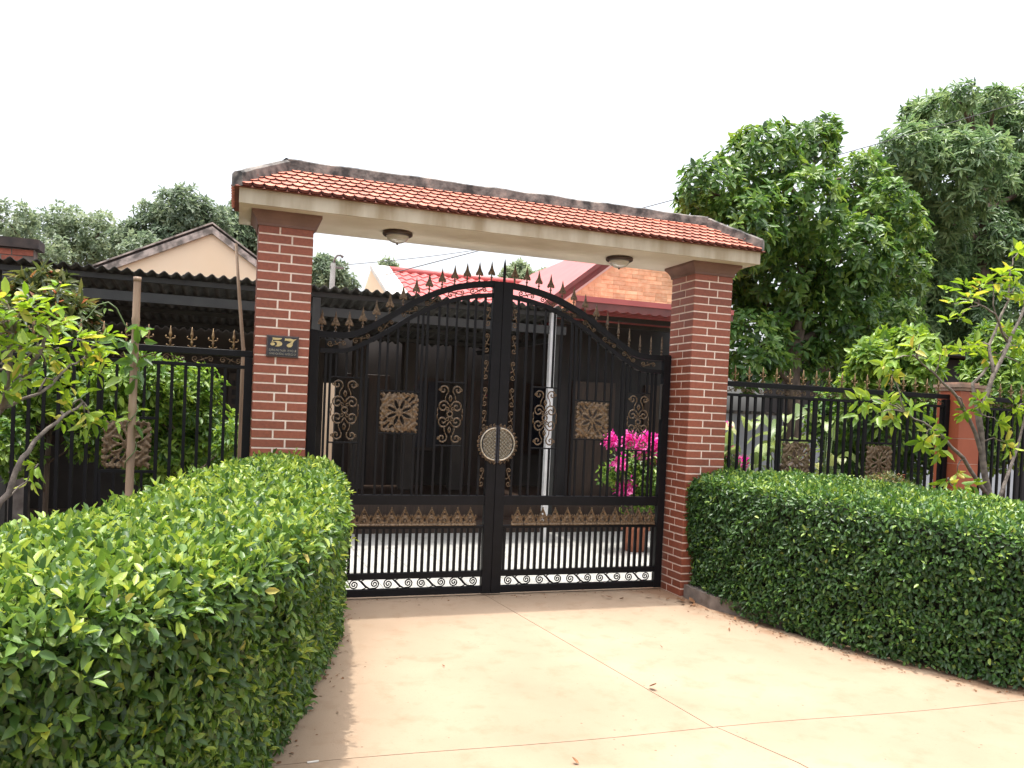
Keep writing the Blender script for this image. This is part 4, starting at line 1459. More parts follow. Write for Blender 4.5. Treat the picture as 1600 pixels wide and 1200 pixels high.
def hedge(label, fb, ft, bt, n_leaf, mat, leaf_len, seed, bottom=0.03, near=None):
    """fb/ft/bt: lists of front-bottom (x,y,z), front-top and back-top stations"""
    n = 60
    A, Bt, Ct = resample(fb, n), resample(ft, n), resample(bt, n)
    # cross-section polyline: front bottom -> front top (rounded) -> back top -> back bottom
    sec = []
    for a, b_, c in zip(A, Bt, Ct):
        w = c - b_; w[2] = 0
        L_ = np.linalg.norm(w); w = w / L_
        rr = 0.10
        s_ = [a, a + (b_ - a) * .35 - w * .015, a + (b_ - a) * .7 - w * .03]
        for k in range(4):
            an = R(90) * k / 3
            s_.append(b_ + np.array([0, 0, -rr]) - w * .02 + w * rr * (1 - math.cos(an)) + np.array([0, 0, rr * math.sin(an)]))
        s_.append(b_ + (c - b_) * 0.5 + np.array([0, 0, 0.02]))
        for k in range(4):
            an = R(90) * (1 - k / 3)
            s_.append(c + np.array([0, 0, -rr]) - w * rr * (1 - math.cos(an)) + np.array([0, 0, rr * math.sin(an)]))
        s_.append(np.array([c[0], c[1], bottom]))
        sec.append(s_)
    S = np.array(sec)                       # n x m x 3
    m = S.shape[1]
    base = S[n // 2, 0]
    t = thing('hedge', label, 'hedge', (base[0], base[1], 0), 'clipped hedges beside the drive')
    # dark woody inside, pulled in from the leaf shell
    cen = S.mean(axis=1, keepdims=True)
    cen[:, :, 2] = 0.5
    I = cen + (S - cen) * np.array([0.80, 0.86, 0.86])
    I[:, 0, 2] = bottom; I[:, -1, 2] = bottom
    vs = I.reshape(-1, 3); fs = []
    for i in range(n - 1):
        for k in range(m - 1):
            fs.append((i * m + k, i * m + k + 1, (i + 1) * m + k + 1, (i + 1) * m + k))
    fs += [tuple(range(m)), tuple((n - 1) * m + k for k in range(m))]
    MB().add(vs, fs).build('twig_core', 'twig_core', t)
    # leaf shell
    Q00, Q10, Q01 = S[:-1, :-1], S[1:, :-1], S[:-1, 1:]
    Q11 = S[1:, 1:]
    nor = np.cross(Q01 - Q00, Q10 - Q00)
    area = np.linalg.norm(np.cross(Q11 - Q00, Q10 - Q01), axis=-1) * .5
    nor = nrm(nor)
    flip = np.sum(nor * (Q00 - cen[:-1]), -1) < 0
    nor[flip] *= -1
    wgt = area.copy()
    wgt[:, -1] *= 0.35
    if near is not None:
        dist = np.linalg.norm(Q00[:, :, :2] - np.array(near), axis=-1)
        wgt *= np.clip(3.2 / dist, 0.8, 1.6)
    p = (wgt / wgt.sum()).ravel()
    ci = rng.choice(len(p), n_leaf, p=p)
    ii, kk = ci // (m - 1), ci % (m - 1)
    u, v = rng.random(n_leaf)[:, None], rng.random(n_leaf)[:, None]
    P = Q00[ii, kk] * (1 - u) * (1 - v) + Q10[ii, kk] * u * (1 - v) + Q01[ii, kk] * (1 - u) * v + Q11[ii, kk] * u * v
    # ends of the hedge
    ne = n_leaf // 14
    for e in (0, n - 1):
        kx = rng.integers(0, m - 1, ne)
        tt = rng.random(ne)[:, None]
        Pe = S[e, kx] * tt + S[e, kx + 1] * (1 - tt)
        Pe = cen[e, 0] + (Pe - cen[e, 0]) * np.sqrt(rng.random(ne))[:, None]
        dn = S[e] .mean(0) - S[1 if e == 0 else n - 2].mean(0)
        dn[2] = 0
        dn = dn / np.linalg.norm(dn)
        P = np.concatenate([P, Pe + dn * .02])
        nor_e = np.tile(dn, (ne, 1))
        NN = nor[ii, kk] if e == 0 else NN
        NN = np.concatenate([NN, nor_e])
    N = len(P)
    # lumpy surface
    wv = 0.013 * np.sin(P[:, 0] * 9 + 1.3 * np.sin(P[:, 2] * 7 + seed)) * np.cos(P[:, 1] * 8 + seed) + 0.012 * np.sin(P[:, 2] * 17 + P[:, 1] * 13) * np.sin(P[:, 0] * 15)
    depth = -np.abs(rng.normal(0, 0.035, N)) + rng.exponential(0.007, N)
    P = P + NN * (wv + depth)[:, None]
    topness = np.clip(NN[:, 2], 0, 1)[:, None]
    blade = nrm(NN * 0.9 + np.array([0, 0, 0.55]) * (1 - topness) + rng.normal(0, 0.42, (N, 3)))
    dr = nrm(rng.normal(0, 1, (N, 3)) + NN * (0.35 + 0.5 * topness) + np.array([0, 0, -0.75]) * (1 - topness) + np.array([0, 0, .35]) * topness)
    ln = leaf_len * rng.uniform(0.6, 1.25, N)
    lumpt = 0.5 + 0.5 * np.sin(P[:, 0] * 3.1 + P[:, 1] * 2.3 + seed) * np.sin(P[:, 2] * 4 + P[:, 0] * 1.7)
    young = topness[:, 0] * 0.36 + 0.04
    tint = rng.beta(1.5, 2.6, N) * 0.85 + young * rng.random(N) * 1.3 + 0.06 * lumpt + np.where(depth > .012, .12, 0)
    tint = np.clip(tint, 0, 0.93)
    yl = rng.random(N) < 0.0035
    tint[yl] = rng.uniform(0.94, 1.0, yl.sum())
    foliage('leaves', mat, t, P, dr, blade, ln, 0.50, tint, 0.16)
    # fresh shoots standing out of the clipped surface
    si = rng.choice(n_leaf, 420)
    sp_ = P[si] + NN[si] * 0.012
    sa = nrm(NN[si] * 0.6 + np.array([0, 0, 0.8]) + rng.normal(0, .25, (420, 3)))
    q0_, q1_, q2_, q3_ = rosettes(sp_, sa, 5, leaf_len * 1.05, (0.35, 1.1), 0.05, 0.2)
    foliage('shoots', mat, t, q0_, q1_, q2_, q3_, 0.42, np.clip(np.repeat(rng.uniform(.55, .95, 420), 5) + rng.normal(0, .05, 2100), 0, .94), 0.2)
    # a few bare stems low down
    st_ = MB()
    for q in range(26):
        i = random.randint(1, n - 2)
        a = Vector(A[i]) + (Vector(Ct[i]) - Vector(A[i])) * random.uniform(.15, .4)
        st_.tube([(a.x, a.y, -.03), (a.x + random.uniform(-.04, .04), a.y + random.uniform(-.04, .04), .3)], [.012, .007], 5)
    st_.build('stems', 'bark', t, kind='stuff')
    return t

# left hedge, sweeping round towards the road
fbL = [(-1.40, -0.10, .03), (-1.46, -0.75, .03), (-1.64, -1.45, .03), (-1.79, -1.98, .03), (-1.92, -2.42, .03), (-2.06, -2.85, .03), (-2.22, -3.3, .03), (-2.46, -3.72, .03), (-2.75, -4.02, .03), (-3.15, -4.25, .03), (-3.8, -4.42, .03), (-4.8, -4.5, .03)]
ftL = [(-1.47, -0.09, 1.165), (-1.50, -0.8, 1.165), (-1.61, -1.75, 1.15), (-1.70, -2.40, 1.14), (-1.79, -2.85, 1.135), (-1.91, -3.30, 1.13), (-2.13, -3.78, 1.125), (-2.38, -4.10, 1.12), (-2.70, -4.36, 1.12), (-3.15, -4.56, 1.12), (-3.8, -4.70, 1.12), (-4.8, -4.75, 1.12)]
btL = [(-2.10, -0.02, 1.19), (-2.30, -0.70, 1.17), (-2.48, -1.35, 1.155), (-2.62, -1.95, 1.14), (-2.74, -2.5, 1.13), (-2.95, -2.95, 1.12), (-3.2, -3.2, 1.12), (-3.5, -3.38, 1.12), (-3.8, -3.48, 1.12), (-4.1, -3.52, 1.12), (-4.4, -3.55, 1.12), (-4.8, -3.58, 1.12)]
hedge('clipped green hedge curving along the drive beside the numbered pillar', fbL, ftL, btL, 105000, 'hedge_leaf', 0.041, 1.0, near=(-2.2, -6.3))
fbR = [(1.78, -0.04, .12), (1.745, -0.40, .11), (1.77, -0.85, .03), (1.96, -1.48, .03), (2.12, -1.98, .03), (2.31, -2.32, .03), (2.50, -2.66, .03), (3.0, -3.25, .05), (3.6, -3.8, .05), (4.6, -4.4, .05)]
ftR = [(1.72, -0.06, 1.10), (1.74, -0.55, 1.09), (1.82, -1.15, 1.08), (1.97, -1.65, 1.06), (2.10, -2.07, 1.045), (2.27, -2.42, 1.02), (2.48, -2.76, 1.0), (2.85, -3.25, .99), (3.5, -3.8, .99), (4.5, -4.4, .99)]
btR = [(2.25, 0.03, 1.14), (2.90, 0.03, 1.13), (3.35, -0.12, 1.11), (3.60, -0.50, 1.09), (3.72, -0.95, 1.07), (3.82, -1.4, 1.06), (4.0, -1.8, 1.04), (4.4, -2.2, 1.02), (5.0, -2.6, 1.0), (5.8, -3.0, 1.0)]
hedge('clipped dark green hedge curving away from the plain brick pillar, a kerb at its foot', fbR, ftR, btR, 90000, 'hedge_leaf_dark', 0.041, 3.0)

# ================================================================== TREES AND PLANTS
LU_BIG = [(4.78, 4.73, 5.21, 0.51, 0.48, 0.51), (4.84, 5.28, 5.04, 0.3, 0.28, 0.3), (5.87, 4.97, 5.93, 0.61, 0.58, 0.61), (7.16, 5.39, 6.4, 0.45, 0.43, 0.45), (7.48, 5.43, 6.8, 0.25, 0.24, 0.25), (5.19, 4.42, 4.59, 0.66, 0.63, 0.66), (6.18, 4.32, 4.99, 0.67, 0.64, 0.67), (8.61, 5.81, 6.09, 0.57, 0.54, 0.57), (8.39, 4.77, 5.36, 0.5, 0.47, 0.5), (7.58, 4.72, 4.49, 0.72, 0.68, 0.72), (9.89, 6.09, 4.71, 0.62, 0.59, 0.62), (6.5, 5.15, 4.12, 0.76, 0.72, 0.76), (5.94, 5.81, 3.94, 0.59, 0.56, 0.59), (7.75, 5.16, 3.57, 0.7, 0.66, 0.7), (9.19, 5.45, 3.48, 0.59, 0.56, 0.59), (5.52, 4.57, 2.82, 0.59, 0.56, 0.59), (7.14, 5.44, 2.88, 0.54, 0.52, 0.54), (8.73, 5.86, 2.7, 0.63, 0.6, 0.63), (9.39, 5.24, 5.23, 0.29, 0.28, 0.29), (5.41, 5.63, 4.42, 0.4, 0.38, 0.4)]
LU_TALL = [(15.99, 11.01, 10.05, 0.98, 0.93, 0.88), (13.12, 9.19, 8.23, 0.86, 0.82, 0.77), (17.91, 11.27, 10.62, 0.83, 0.79, 0.75), (18.68, 10.77, 10.21, 1.1, 1.04, 0.99), (13.17, 9.9, 7.56, 0.65, 0.62, 0.58), (14.67, 9.09, 8.03, 1.2, 1.14, 1.08), (19.44, 11.6, 8.78, 1.34, 1.27, 1.2), (15.12, 10.42, 6.91, 1.03, 0.97, 0.92), (17.8, 11.16, 6.82, 1.47, 1.4, 1.32), (20.15, 11.64, 6.96, 1.55, 1.47, 1.39), (15.75, 11.14, 5.53, 1.07, 1.02, 0.96), (17.87, 11.76, 5.24, 1.32, 1.25, 1.19), (17.76, 10.18, 4.71, 1.24, 1.17, 1.11), (15.64, 11.4, 4.29, 0.99, 0.94, 0.89), (19.61, 10.33, 8.68, 1.64, 1.55, 1.47), (22.3, 11.81, 6.61, 1.8, 1.71, 1.62), (15.69, 11.64, 10.56, 0.33, 0.31, 0.29), (14.75, 9.29, 10.02, 0.35, 0.34, 0.32), (16.07, 9.41, 10.2, 0.33, 0.31, 0.3)]
LU_BGA = [(-8.46, 20.15, 6.32, 0.66, 0.63, 0.66), (-8.2, 22.4, 6.31, 0.84, 0.8, 0.84), (-8.21, 20.81, 6.58, 0.3, 0.29, 0.3), (-8.65, 21.38, 5.75, 0.77, 0.73, 0.77), (-7.52, 20.4, 5.46, 0.67, 0.64, 0.67)]
LU_BGA2 = [(-7.39, 23.02, 6.79, 0.83, 0.79, 0.83), (-6.59, 22.66, 6.54, 0.87, 0.82, 0.87), (-7.62, 22.55, 6.91, 0.41, 0.39, 0.41), (-6.55, 23.26, 7.29, 0.32, 0.3, 0.32), (-6.88, 23.25, 5.99, 0.84, 0.8, 0.84), (-6.16, 24.21, 6.5, 0.61, 0.58, 0.61)]
LU_BGB = [(-3.99, 20.44, 7.2, 0.83, 0.78, 0.83), (-4.69, 21.03, 6.78, 0.8, 0.76, 0.8), (-3.3, 20.86, 7.07, 0.77, 0.73, 0.77), (-5.42, 21.18, 6.33, 0.6, 0.57, 0.6), (-4.31, 20.41, 6.12, 0.78, 0.74, 0.78), (-4.84, 19.19, 5.62, 0.67, 0.63, 0.67), (-3.65, 20.87, 6.23, 0.9, 0.86, 0.9)]
LU_BGC = [(-2.26, 22.93, 7.57, 0.84, 0.79, 0.84), (-1.74, 22.81, 7.76, 0.77, 0.73, 0.77), (-2.74, 22.14, 6.97, 0.77, 0.73, 0.77), (-1.3, 22.43, 6.97, 0.87, 0.83, 0.87)]
LU_BGD = [(0.27, 17.54, 5.29, 0.52, 0.5, 0.52), (0.1, 18.53, 5.1, 0.58, 0.55, 0.58), (0.73, 18.12, 5.11, 0.42, 0.4, 0.42), (0.1, 17.66, 5.6, 0.3, 0.28, 0.3)]
LU_T1 = [(3.38, 25.74, 7.12, 0.33, 0.32, 0.33), (3.31, 26.21, 6.88, 0.36, 0.35, 0.36)]
LU_T2 = [(9.26, 26.59, 7.67, 0.42, 0.4, 0.42), (8.41, 25.51, 7.26, 0.35, 0.33, 0.35), (10.31, 26.36, 7.57, 0.28, 0.26, 0.28), (9.49, 25.89, 7.26, 0.38, 0.36, 0.38)]
LU_SHL = [(-2.85, 1.09, 1.72, 0.24, 0.23, 0.24), (-3.05, 1.18, 1.43, 0.23, 0.22, 0.23), (-2.64, 1.46, 1.5, 0.3, 0.28, 0.3), (-2.39, 1.52, 1.22, 0.29, 0.28, 0.29), (-2.17, 1.03, 1.25, 0.17, 0.16, 0.17), (-2.81, 1.37, 1.07, 0.28, 0.27, 0.28), (-3.15, 1.03, 1.7, 0.14, 0.13, 0.14), (-2.52, 1.43, 1.74, 0.17, 0.16, 0.17)]
LU_SHL2 = [(-3.57, 1.1, 1.65, 0.24, 0.23, 0.24), (-3.87, 1.43, 1.59, 0.23, 0.22, 0.23), (-3.45, 1.49, 1.55, 0.2, 0.19, 0.2), (-3.34, 1.2, 1.21, 0.16, 0.15, 0.16), (-3.8, 1.5, 1.78, 0.16, 0.16, 0.16), (-3.93, 1.09, 1.45, 0.21, 0.2, 0.21), (-3.85, 0.95, 1.16, 0.2, 0.19, 0.2)]
LU_CRO = [(-3.81, 1.66, 2.48, 0.2, 0.19, 0.2), (-3.58, 1.32, 2.25, 0.19, 0.18, 0.19), (-3.78, 1.42, 2.19, 0.24, 0.23, 0.24), (-3.53, 1.54, 2.08, 0.15, 0.14, 0.15), (-3.99, 1.67, 2.33, 0.13, 0.13, 0.13), (-3.61, 1.39, 1.98, 0.22, 0.21, 0.22)]
LU_SHR = [(5.55, 1.83, 1.84, 0.46, 0.44, 0.46), (5.54, 2.49, 1.7, 0.4, 0.38, 0.4), (6.38, 2.05, 1.44, 0.48, 0.46, 0.48), (5.91, 2.57, 1.14, 0.44, 0.42, 0.44), (7.12, 2.52, 1.89, 0.33, 0.31, 0.33), (6.11, 2.1, 2.2, 0.26, 0.24, 0.26)]
LU_SHR2 = [(7.77, 1.97, 2.28, 0.5, 0.47, 0.5), (8.26, 2.02, 1.68, 0.51, 0.48, 0.51), (7.79, 2.12, 2.82, 0.3, 0.29, 0.3), (8.36, 2.08, 2.68, 0.36, 0.35, 0.36), (7.74, 2.05, 1.48, 0.39, 0.37, 0.39), (8.55, 2.1, 2.14, 0.46, 0.44, 0.46)]
LU_SHR3 = [(5.79, 1.86, 2.55, 0.28, 0.27, 0.28), (5.19, 1.6, 2.46, 0.21, 0.2, 0.21), (5.79, 1.56, 2.65, 0.21, 0.2, 0.21), (5.18, 1.73, 2.14, 0.19, 0.18, 0.19), (5.85, 1.44, 2.33, 0.21, 0.2, 0.21)]
LU_BOUp = [(1.96, 2.12, 1.31, 0.08, 0.08, 0.08), (2.35, 2.39, 1.31, 0.11, 0.1, 0.11), (2.47, 2.21, 1.3, 0.13, 0.12, 0.13), (2.63, 2.22, 1.26, 0.12, 0.12, 0.12), (2.02, 2.0, 1.07, 0.07, 0.07, 0.07), (2.2, 2.17, 0.77, 0.1, 0.09, 0.1), (2.41, 2.23, 1.09, 0.06, 0.06, 0.06), (2.63, 2.01, 1.11, 0.11, 0.1, 0.11)]
LU_BOUg = [(2.12, 2.28, 0.94, 0.15, 0.15, 0.15), (2.36, 2.29, 1.0, 0.2, 0.19, 0.2), (2.51, 2.12, 0.91, 0.2, 0.19, 0.2), (2.46, 2.29, 0.7, 0.19, 0.18, 0.19), (2.73, 2.24, 0.78, 0.17, 0.16, 0.17)]
LU_BOU2 = [(3.23, 1.64, 1.5, 0.06, 0.06, 0.06), (3.22, 1.57, 1.26, 0.07, 0.07, 0.07), (3.44, 1.64, 1.14, 0.09, 0.09, 0.09)]

tree('broadleaf_tree', 'dense dark green broadleaf tree rising behind the right hand fence', 'tree', [(6.95, 5.2, -.03), (6.92, 5.15, 1.3), (6.88, 5.2, 2.6), (7.0, 5.2, 4.0), (7.1, 5.3, 5.8)], 0.17, LU_BIG, 'broad_leaf', 44, 8, 0.15, 0.44, (0.7, 1.5), 0.25, tint_mu=0.55, inner=0.15, upbias=0.45)
tree('mango_tree', 'tall hazy green tree with long drooping leaves behind the broadleaf tree', 'tree', [(17.4, 10.6, -.03), (17.5, 10.6, 2.5), (17.3, 10.5, 5.0), (17.2, 10.5, 8.5)], 0.30, LU_TALL, 'mango_leaf', 25, 9, 0.24, 0.27, (0.6, 1.5), 0.42, tint_mu=0.6, inner=0.2, upbias=0.5, curl=0.2)
G1 = 'background trees behind the carport'
tree('background_tree', 'pale green feathery tree above the old brick wall', 'tree', [(-8.3, 21.2, -.03), (-8.2, 21.2, 3), (-8.2, 21.2, 5.6)], 0.2, LU_BGA, 'far_leaf_hazed', 24, 6, 0.17, 0.42, (0.5, 1.5), 0.3, group=G1, tint_mu=0.5, upbias=0.3)
tree('background_tree', 'pale green loose tree above the corrugated roof beside the brick wall', 'tree', [(-6.9, 23.2, -.03), (-6.9, 23.2, 3), (-6.8, 23.2, 6.2)], 0.2, LU_BGA2, 'far_leaf_hazed', 22, 6, 0.17, 0.42, (0.5, 1.5), 0.3, group=G1, tint_mu=0.62, upbias=0.3)
tree('background_tree', 'rounded dark green tree behind the peach gable', 'tree', [(-4.1, 20.8, -.03), (-4.1, 20.8, 3), (-4.0, 20.7, 6.6)], 0.22, LU_BGB, 'far_leaf_hazed', 44, 6, 0.17, 0.45, (0.5, 1.5), 0.2, group=G1, tint_mu=0.3, upbias=0.4)
tree('background_tree', 'dark green tree half hidden behind the numbered pillar and its roof', 'tree', [(-1.9, 22.6, -.03), (-1.9, 22.6, 3), (-1.9, 22.6, 7)], 0.22, LU_BGC, 'far_leaf_hazed', 44, 6, 0.17, 0.45, (0.5, 1.5), 0.2, group=G1, tint_mu=0.28, upbias=0.4)
tree('background_tree', 'small round tree beside the utility pole', 'tree', [(0.25, 18.1, -.03), (0.25, 18.1, 3), (0.25, 18.1, 5.2)], 0.14, LU_BGD, 'far_leaf_hazed', 90, 6, 0.14, 0.45, (0.5, 1.5), 0.2, group=G1, tint_mu=0.35, upbias=0.4)
tree('background_tree', 'treetop peeping over the red roof beside its pale end section', 'tree', [(3.35, 26, -.03), (3.35, 26, 4), (3.35, 26, 6.9)], 0.12, LU_T1, 'far_leaf_hazed', 90, 5, 0.16, 0.45, (0.5, 1.5), 0.2, group=G1, tint_mu=0.8, upbias=0.4)
tree('background_tree', 'treetop peeping over the red roof behind the gate spike', 'tree', [(9.2, 26, -.03), (9.2, 26, 4), (9.2, 26, 7.2)], 0.12, LU_T2, 'far_leaf_hazed', 90, 5, 0.16, 0.45, (0.5, 1.5), 0.2, group=G1, tint_mu=0.85, upbias=0.4)

def shrub(name, label, lumps, mat, density, k, length, wr, tint_mu, cat='shrub', droop=0.3, spread=(0.6, 1.4), upbias=0.4):
    cx = sum(l[0] for l in lumps) / len(lumps); cy = sum(l[1] for l in lumps) / len(lumps)
    top = max(l[2] for l in lumps)
    return tree(name, label, cat, [(cx, cy, -.03), (cx, cy, 0.3), (cx + .03, cy, top * .7)], 0.03, lumps, mat, density, k, length, wr, spread, droop, tint_mu=tint_mu, inner=0.45, upbias=upbias, limb_r=0.5)
shrub('garden_shrub', 'bright green leafy shrub pressed against the left fence bars', LU_SHL, 'garden_leaf', 230, 7, 0.075, 0.42, 0.75)
shrub('garden_shrub', 'green shrub behind the left fence, far from the gate pillar', LU_SHL2, 'garden_leaf', 200, 7, 0.070, 0.45, 0.65)
shrub('croton_shrub', 'olive and reddish leaved shrub standing above the left fence', LU_CRO, 'croton_leaf', 170, 9, 0.14, 0.24, 0.5)
shrub('garden_shrub', 'mid green shrub behind the right fence between its cast panels', LU_SHR, 'garden_leaf', 110, 7, 0.12, 0.35, 0.45)
shrub('garden_shrub', 'tangled green shrub behind the fence beyond the orange post', LU_SHR2, 'garden_leaf', 110, 7, 0.11, 0.35, 0.6)
shrub('garden_shrub', 'light green bush leaning above the right fence beside the orange post', LU_SHR3, 'garden_leaf', 170, 7, 0.14, 0.38, 0.85)
# small clipped bush rising from the back of the right hedge
shrub('garden_shrub', 'low rounded fine leaved bush at the back of the right hedge', [(3.72, -0.25, 1.05, .20, .18, .13), (3.55, -0.2, 1.02, .14, .14, .1), (3.9, -.3, 1.0, .14, .14, .1)], 'croton_leaf', 900, 6, 0.035, 0.35, 0.55)

# ---- small trees with big yellow-green leaves: every large leaf its own object
leaf_meshes = []
def single_leaves(mat):
    out = []
    for q in range(5):
        V = leaf_arrays(np.zeros((1, 3)), np.array([[1.0, 0, 0]]), np.array([[0, 0, 1.0]]), np.array([1.0]), 0.36 + 0.03 * q, 0.10 + 0.06 * q)
        out.append(leaf_mesh('leaf', mat, V, np.array([0.12 + 0.2 * q])))
    V = leaf_arrays(np.zeros((1, 3)), np.array([[1.0, 0, 0]]), np.array([[0, 0, 1.0]]), np.array([1.0]), 0.4, 0.25)
    out.append(leaf_mesh('leaf', mat, V, np.array([0.99])))
    return out
def put_leaves(parent, meshes, pos, d, nor, ln, w):
    d = nrm(d); nor = nrm(nor - d * np.sum(nor * d, -1, keepdims=True)); sd = np.cross(nor, d)
    for i in range(len(pos)):
        m_ = Matrix((d[i], sd[i], nor[i])).transposed()
        q = int(rng.choice(len(meshes), p=w))
        inst('leaf', meshes[q], parent, pos[i], m_.to_euler(), (ln[i],) * 3)
def small_tree(label, base, stems, clusters, length, lime, k=7, extra=2):
    t = thing('frangipani_tree', label, 'tree', base, 'small trees with yellow green leaves')
    for pts, r0, r1 in stems:
        P_ = []
        for a, b_ in zip(pts, pts[1:]):
            P_ += [Vector(p) for p in curve_pts(a, b_, 0, 3, 0.010)[:-1]]
        P_.append(Vector(pts[-1]))
        MB().tube(P_, [r0 + (r1 - r0) * i / (len(P_) - 1) for i in range(len(P_))], 8).build('branch', 'bark_grey', t, smooth=True)
    allp = [Vector(p) for pts, _, _ in stems for p in pts]
    C = np.array(clusters)
    tw = MB()
    for c in clusters:
        q = min(allp, key=lambda p: (p - Vector(c)).length)
        if (q - Vector(c)).length > 0.05:
            tw.tube(curve_pts(q, c, 0.03, 4, 0.012), [.008, .007, .006, .005, .004], 5)
    tw.build('twigs', 'bark_grey', t, smooth=True, kind='stuff')
    cen = C.mean(0)
    A = nrm(C - cen + np.array([0, -.15, 0.45]) + rng.normal(0, .25, C.shape))
    pos, d, nor, ln = rosettes(C, A, k, length, (0.55, 1.45), 0.22, 0.3)
    w = [0.10, 0.22, 0.30, 0.24, 0.10, 0.04]
    sel = rng.permutation(len(pos))[:290]
    put_leaves(t, single_leaves(lime), pos[sel], d[sel], nor[sel], ln[sel], w)
    C2_ = np.concatenate([C + rng.normal(0, .07, C.shape) for _ in range(extra)])
    A2 = nrm(C2_ - cen + np.array([0, -.1, 0.45]) + rng.normal(0, .3, C2_.shape))
    p2, d2, n2, l2 = rosettes(C2_, A2, k - 1, length * .85, (0.55, 1.45), 0.22, 0.3)
    foliage('small_leaves', lime, t, p2, d2, n2, l2, 0.42, np.clip(rng.normal(.55, .2, len(p2)), 0, .97), 0.2)
    return t
RS = [([(4.95, -.45, -.03), (4.86, -.5, .5), (4.79, -.5, .9), (4.65, -.5, 1.34), (4.55, -.52, 1.76), (4.67, -.55, 2.17), (4.92, -.5, 2.53), (5.14, -.45, 2.86)], .042, .012),
      ([(4.67, -.55, 2.17), (4.71, -.45, 2.46), (4.99, -.4, 2.92), (5.0, -.4, 3.24)], .018, .007),
      ([(4.75, -.5, .99), (4.29, -.6, 1.36), (3.97, -.7, 1.51), (3.67, -.8, 1.63), (3.26, -.9, 1.75)], .022, .006),
      ([(4.68, -.5, 1.3), (4.45, -.5, 1.73), (4.17, -.6, 1.93), (3.78, -.7, 2.12), (3.46, -.8, 2.24)], .022, .006),
      ([(4.63, -.5, 1.52), (4.58, -.4, 2.08), (5.02, -.3, 2.39), (4.75, -.3, 2.5)], .02, .007),
      ([(4.88, -.5, 2.5), (4.59, -.6, 2.74), (4.27, -.7, 2.79)], .012, .006),
      ([(4.87, -.5, .9), (5.22, -.4, 1.47), (5.31, -.4, 1.9)], .02, .008),
      ([(4.9, -.5, .6), (4.6, -.65, .8), (4.3, -.6, 1.0), (4.05, -.68, 1.12)], .016, .006)]
RC = [(2.78, -1.0, 1.84), (3.09, -0.9, 1.82), (3.3, -0.9, 1.78), (2.89, -1.0, 1.74), (3.16, -0.9, 1.69), (3.6, -0.8, 1.51), (3.86, -0.7, 1.45), (3.89, -0.7, 1.57), (3.13, -0.9, 2.21), (3.35, -0.85, 2.31), (3.5, -0.8, 2.41), (3.59, -0.8, 2.24), (3.84, -0.7, 2.35), (3.1, -0.9, 2.07), (4.29, -0.5, 2.39), (4.56, -0.4, 2.45), (4.77, -0.4, 2.34), (4.88, -0.4, 2.6), (5.27, -0.3, 2.5), (5.33, -0.3, 2.31), (3.96, -0.7, 2.77), (4.04, -0.7, 2.66), (4.14, -0.7, 2.84), (4.26, -0.7, 2.94), (4.53, -0.6, 3.04), (4.84, -0.5, 3.18), (5.08, -0.4, 3.4), (4.74, -0.5, 2.95), (5.06, -0.4, 3.05), (5.2, -0.4, 2.94), (4.0, -0.7, 1.16), (4.22, -0.6, 1.24), (5.07, -0.5, 1.85), (4.7, -0.6, 1.71), (4.8, -0.6, 1.53), (5.27, -0.4, 1.98), (4.45, -0.6, 1.91), (4.29, -0.6, 1.82)]
small_tree('small crooked tree with yellow green leaves in front of the orange fence post', (4.95, -.45, -.03), RS, RC, 0.12, 'lime_leaf', 8, 1)
LS = [([(-3.62, -1.15, -.03), (-3.52, -1.2, .5), (-3.47, -1.2, .86), (-3.37, -1.2, 1.04), (-3.31, -1.2, 1.24), (-3.23, -1.15, 1.37), (-3.13, -1.1, 1.48), (-3.05, -1.0, 1.56)], .024, .007),
      ([(-3.62, -1.15, .0), (-3.66, -1.2, .8), (-3.58, -1.2, 1.36), (-3.42, -1.2, 1.5), (-3.31, -1.2, 1.69), (-3.23, -1.3, 1.81), (-3.18, -1.3, 1.94)], .022, .008),
      ([(-3.45, -1.2, 1.5), (-3.25, -1.15, 1.6), (-3.12, -1.0, 1.78), (-3.05, -.9, 1.83)], .011, .005),
      ([(-3.42, -1.2, 1.5), (-3.36, -1.3, 1.79), (-3.35, -1.3, 1.93)], .015, .007),
      ([(-3.39, -1.2, 1.0), (-3.30, -1.12, 1.1), (-3.25, -1.1, 1.2)], .006, .004)]
LC = [(-3.39, -1.3, 2.1), (-3.32, -1.3, 2.03), (-3.26, -1.3, 1.97), (-3.2, -1.3, 1.99), (-3.35, -1.3, 1.93), (-3.25, -1.2, 1.87), (-3.19, -1.1, 1.86), (-3.38, -1.3, 1.84), (-3.29, -1.3, 1.79), (-3.16, -1.2, 1.95), (-3.09, -1.0, 1.93), (-3.04, -0.9, 1.84), (-2.99, -0.9, 1.87), (-3.07, -0.9, 1.77), (-3.21, -1.2, 1.76), (-3.11, -1.0, 1.52), (-3.04, -1.0, 1.5), (-3.16, -1.0, 1.46), (-3.08, -1.0, 1.59), (-3.02, -0.95, 1.44), (-3.25, -1.1, 1.2), (-3.37, -1.3, 1.61), (-3.38, -1.4, 1.98), (-3.28, -1.3, 2.11), (-3.38, -1.4, 1.75), (-3.0, -0.9, 1.92), (-3.13, -1.2, 2.02), (-3.18, -1.1, 1.7), (-3.5, -1.3, 2.05), (-3.55, -1.3, 1.9), (-3.6, -1.2, 2.1), (-3.5, -1.2, 1.7)]
small_tree('small tree with lime green leaves growing behind the left hedge', (-3.62, -1.15, -.03), LS, LC, 0.09, 'lime_leaf', 8, 1)

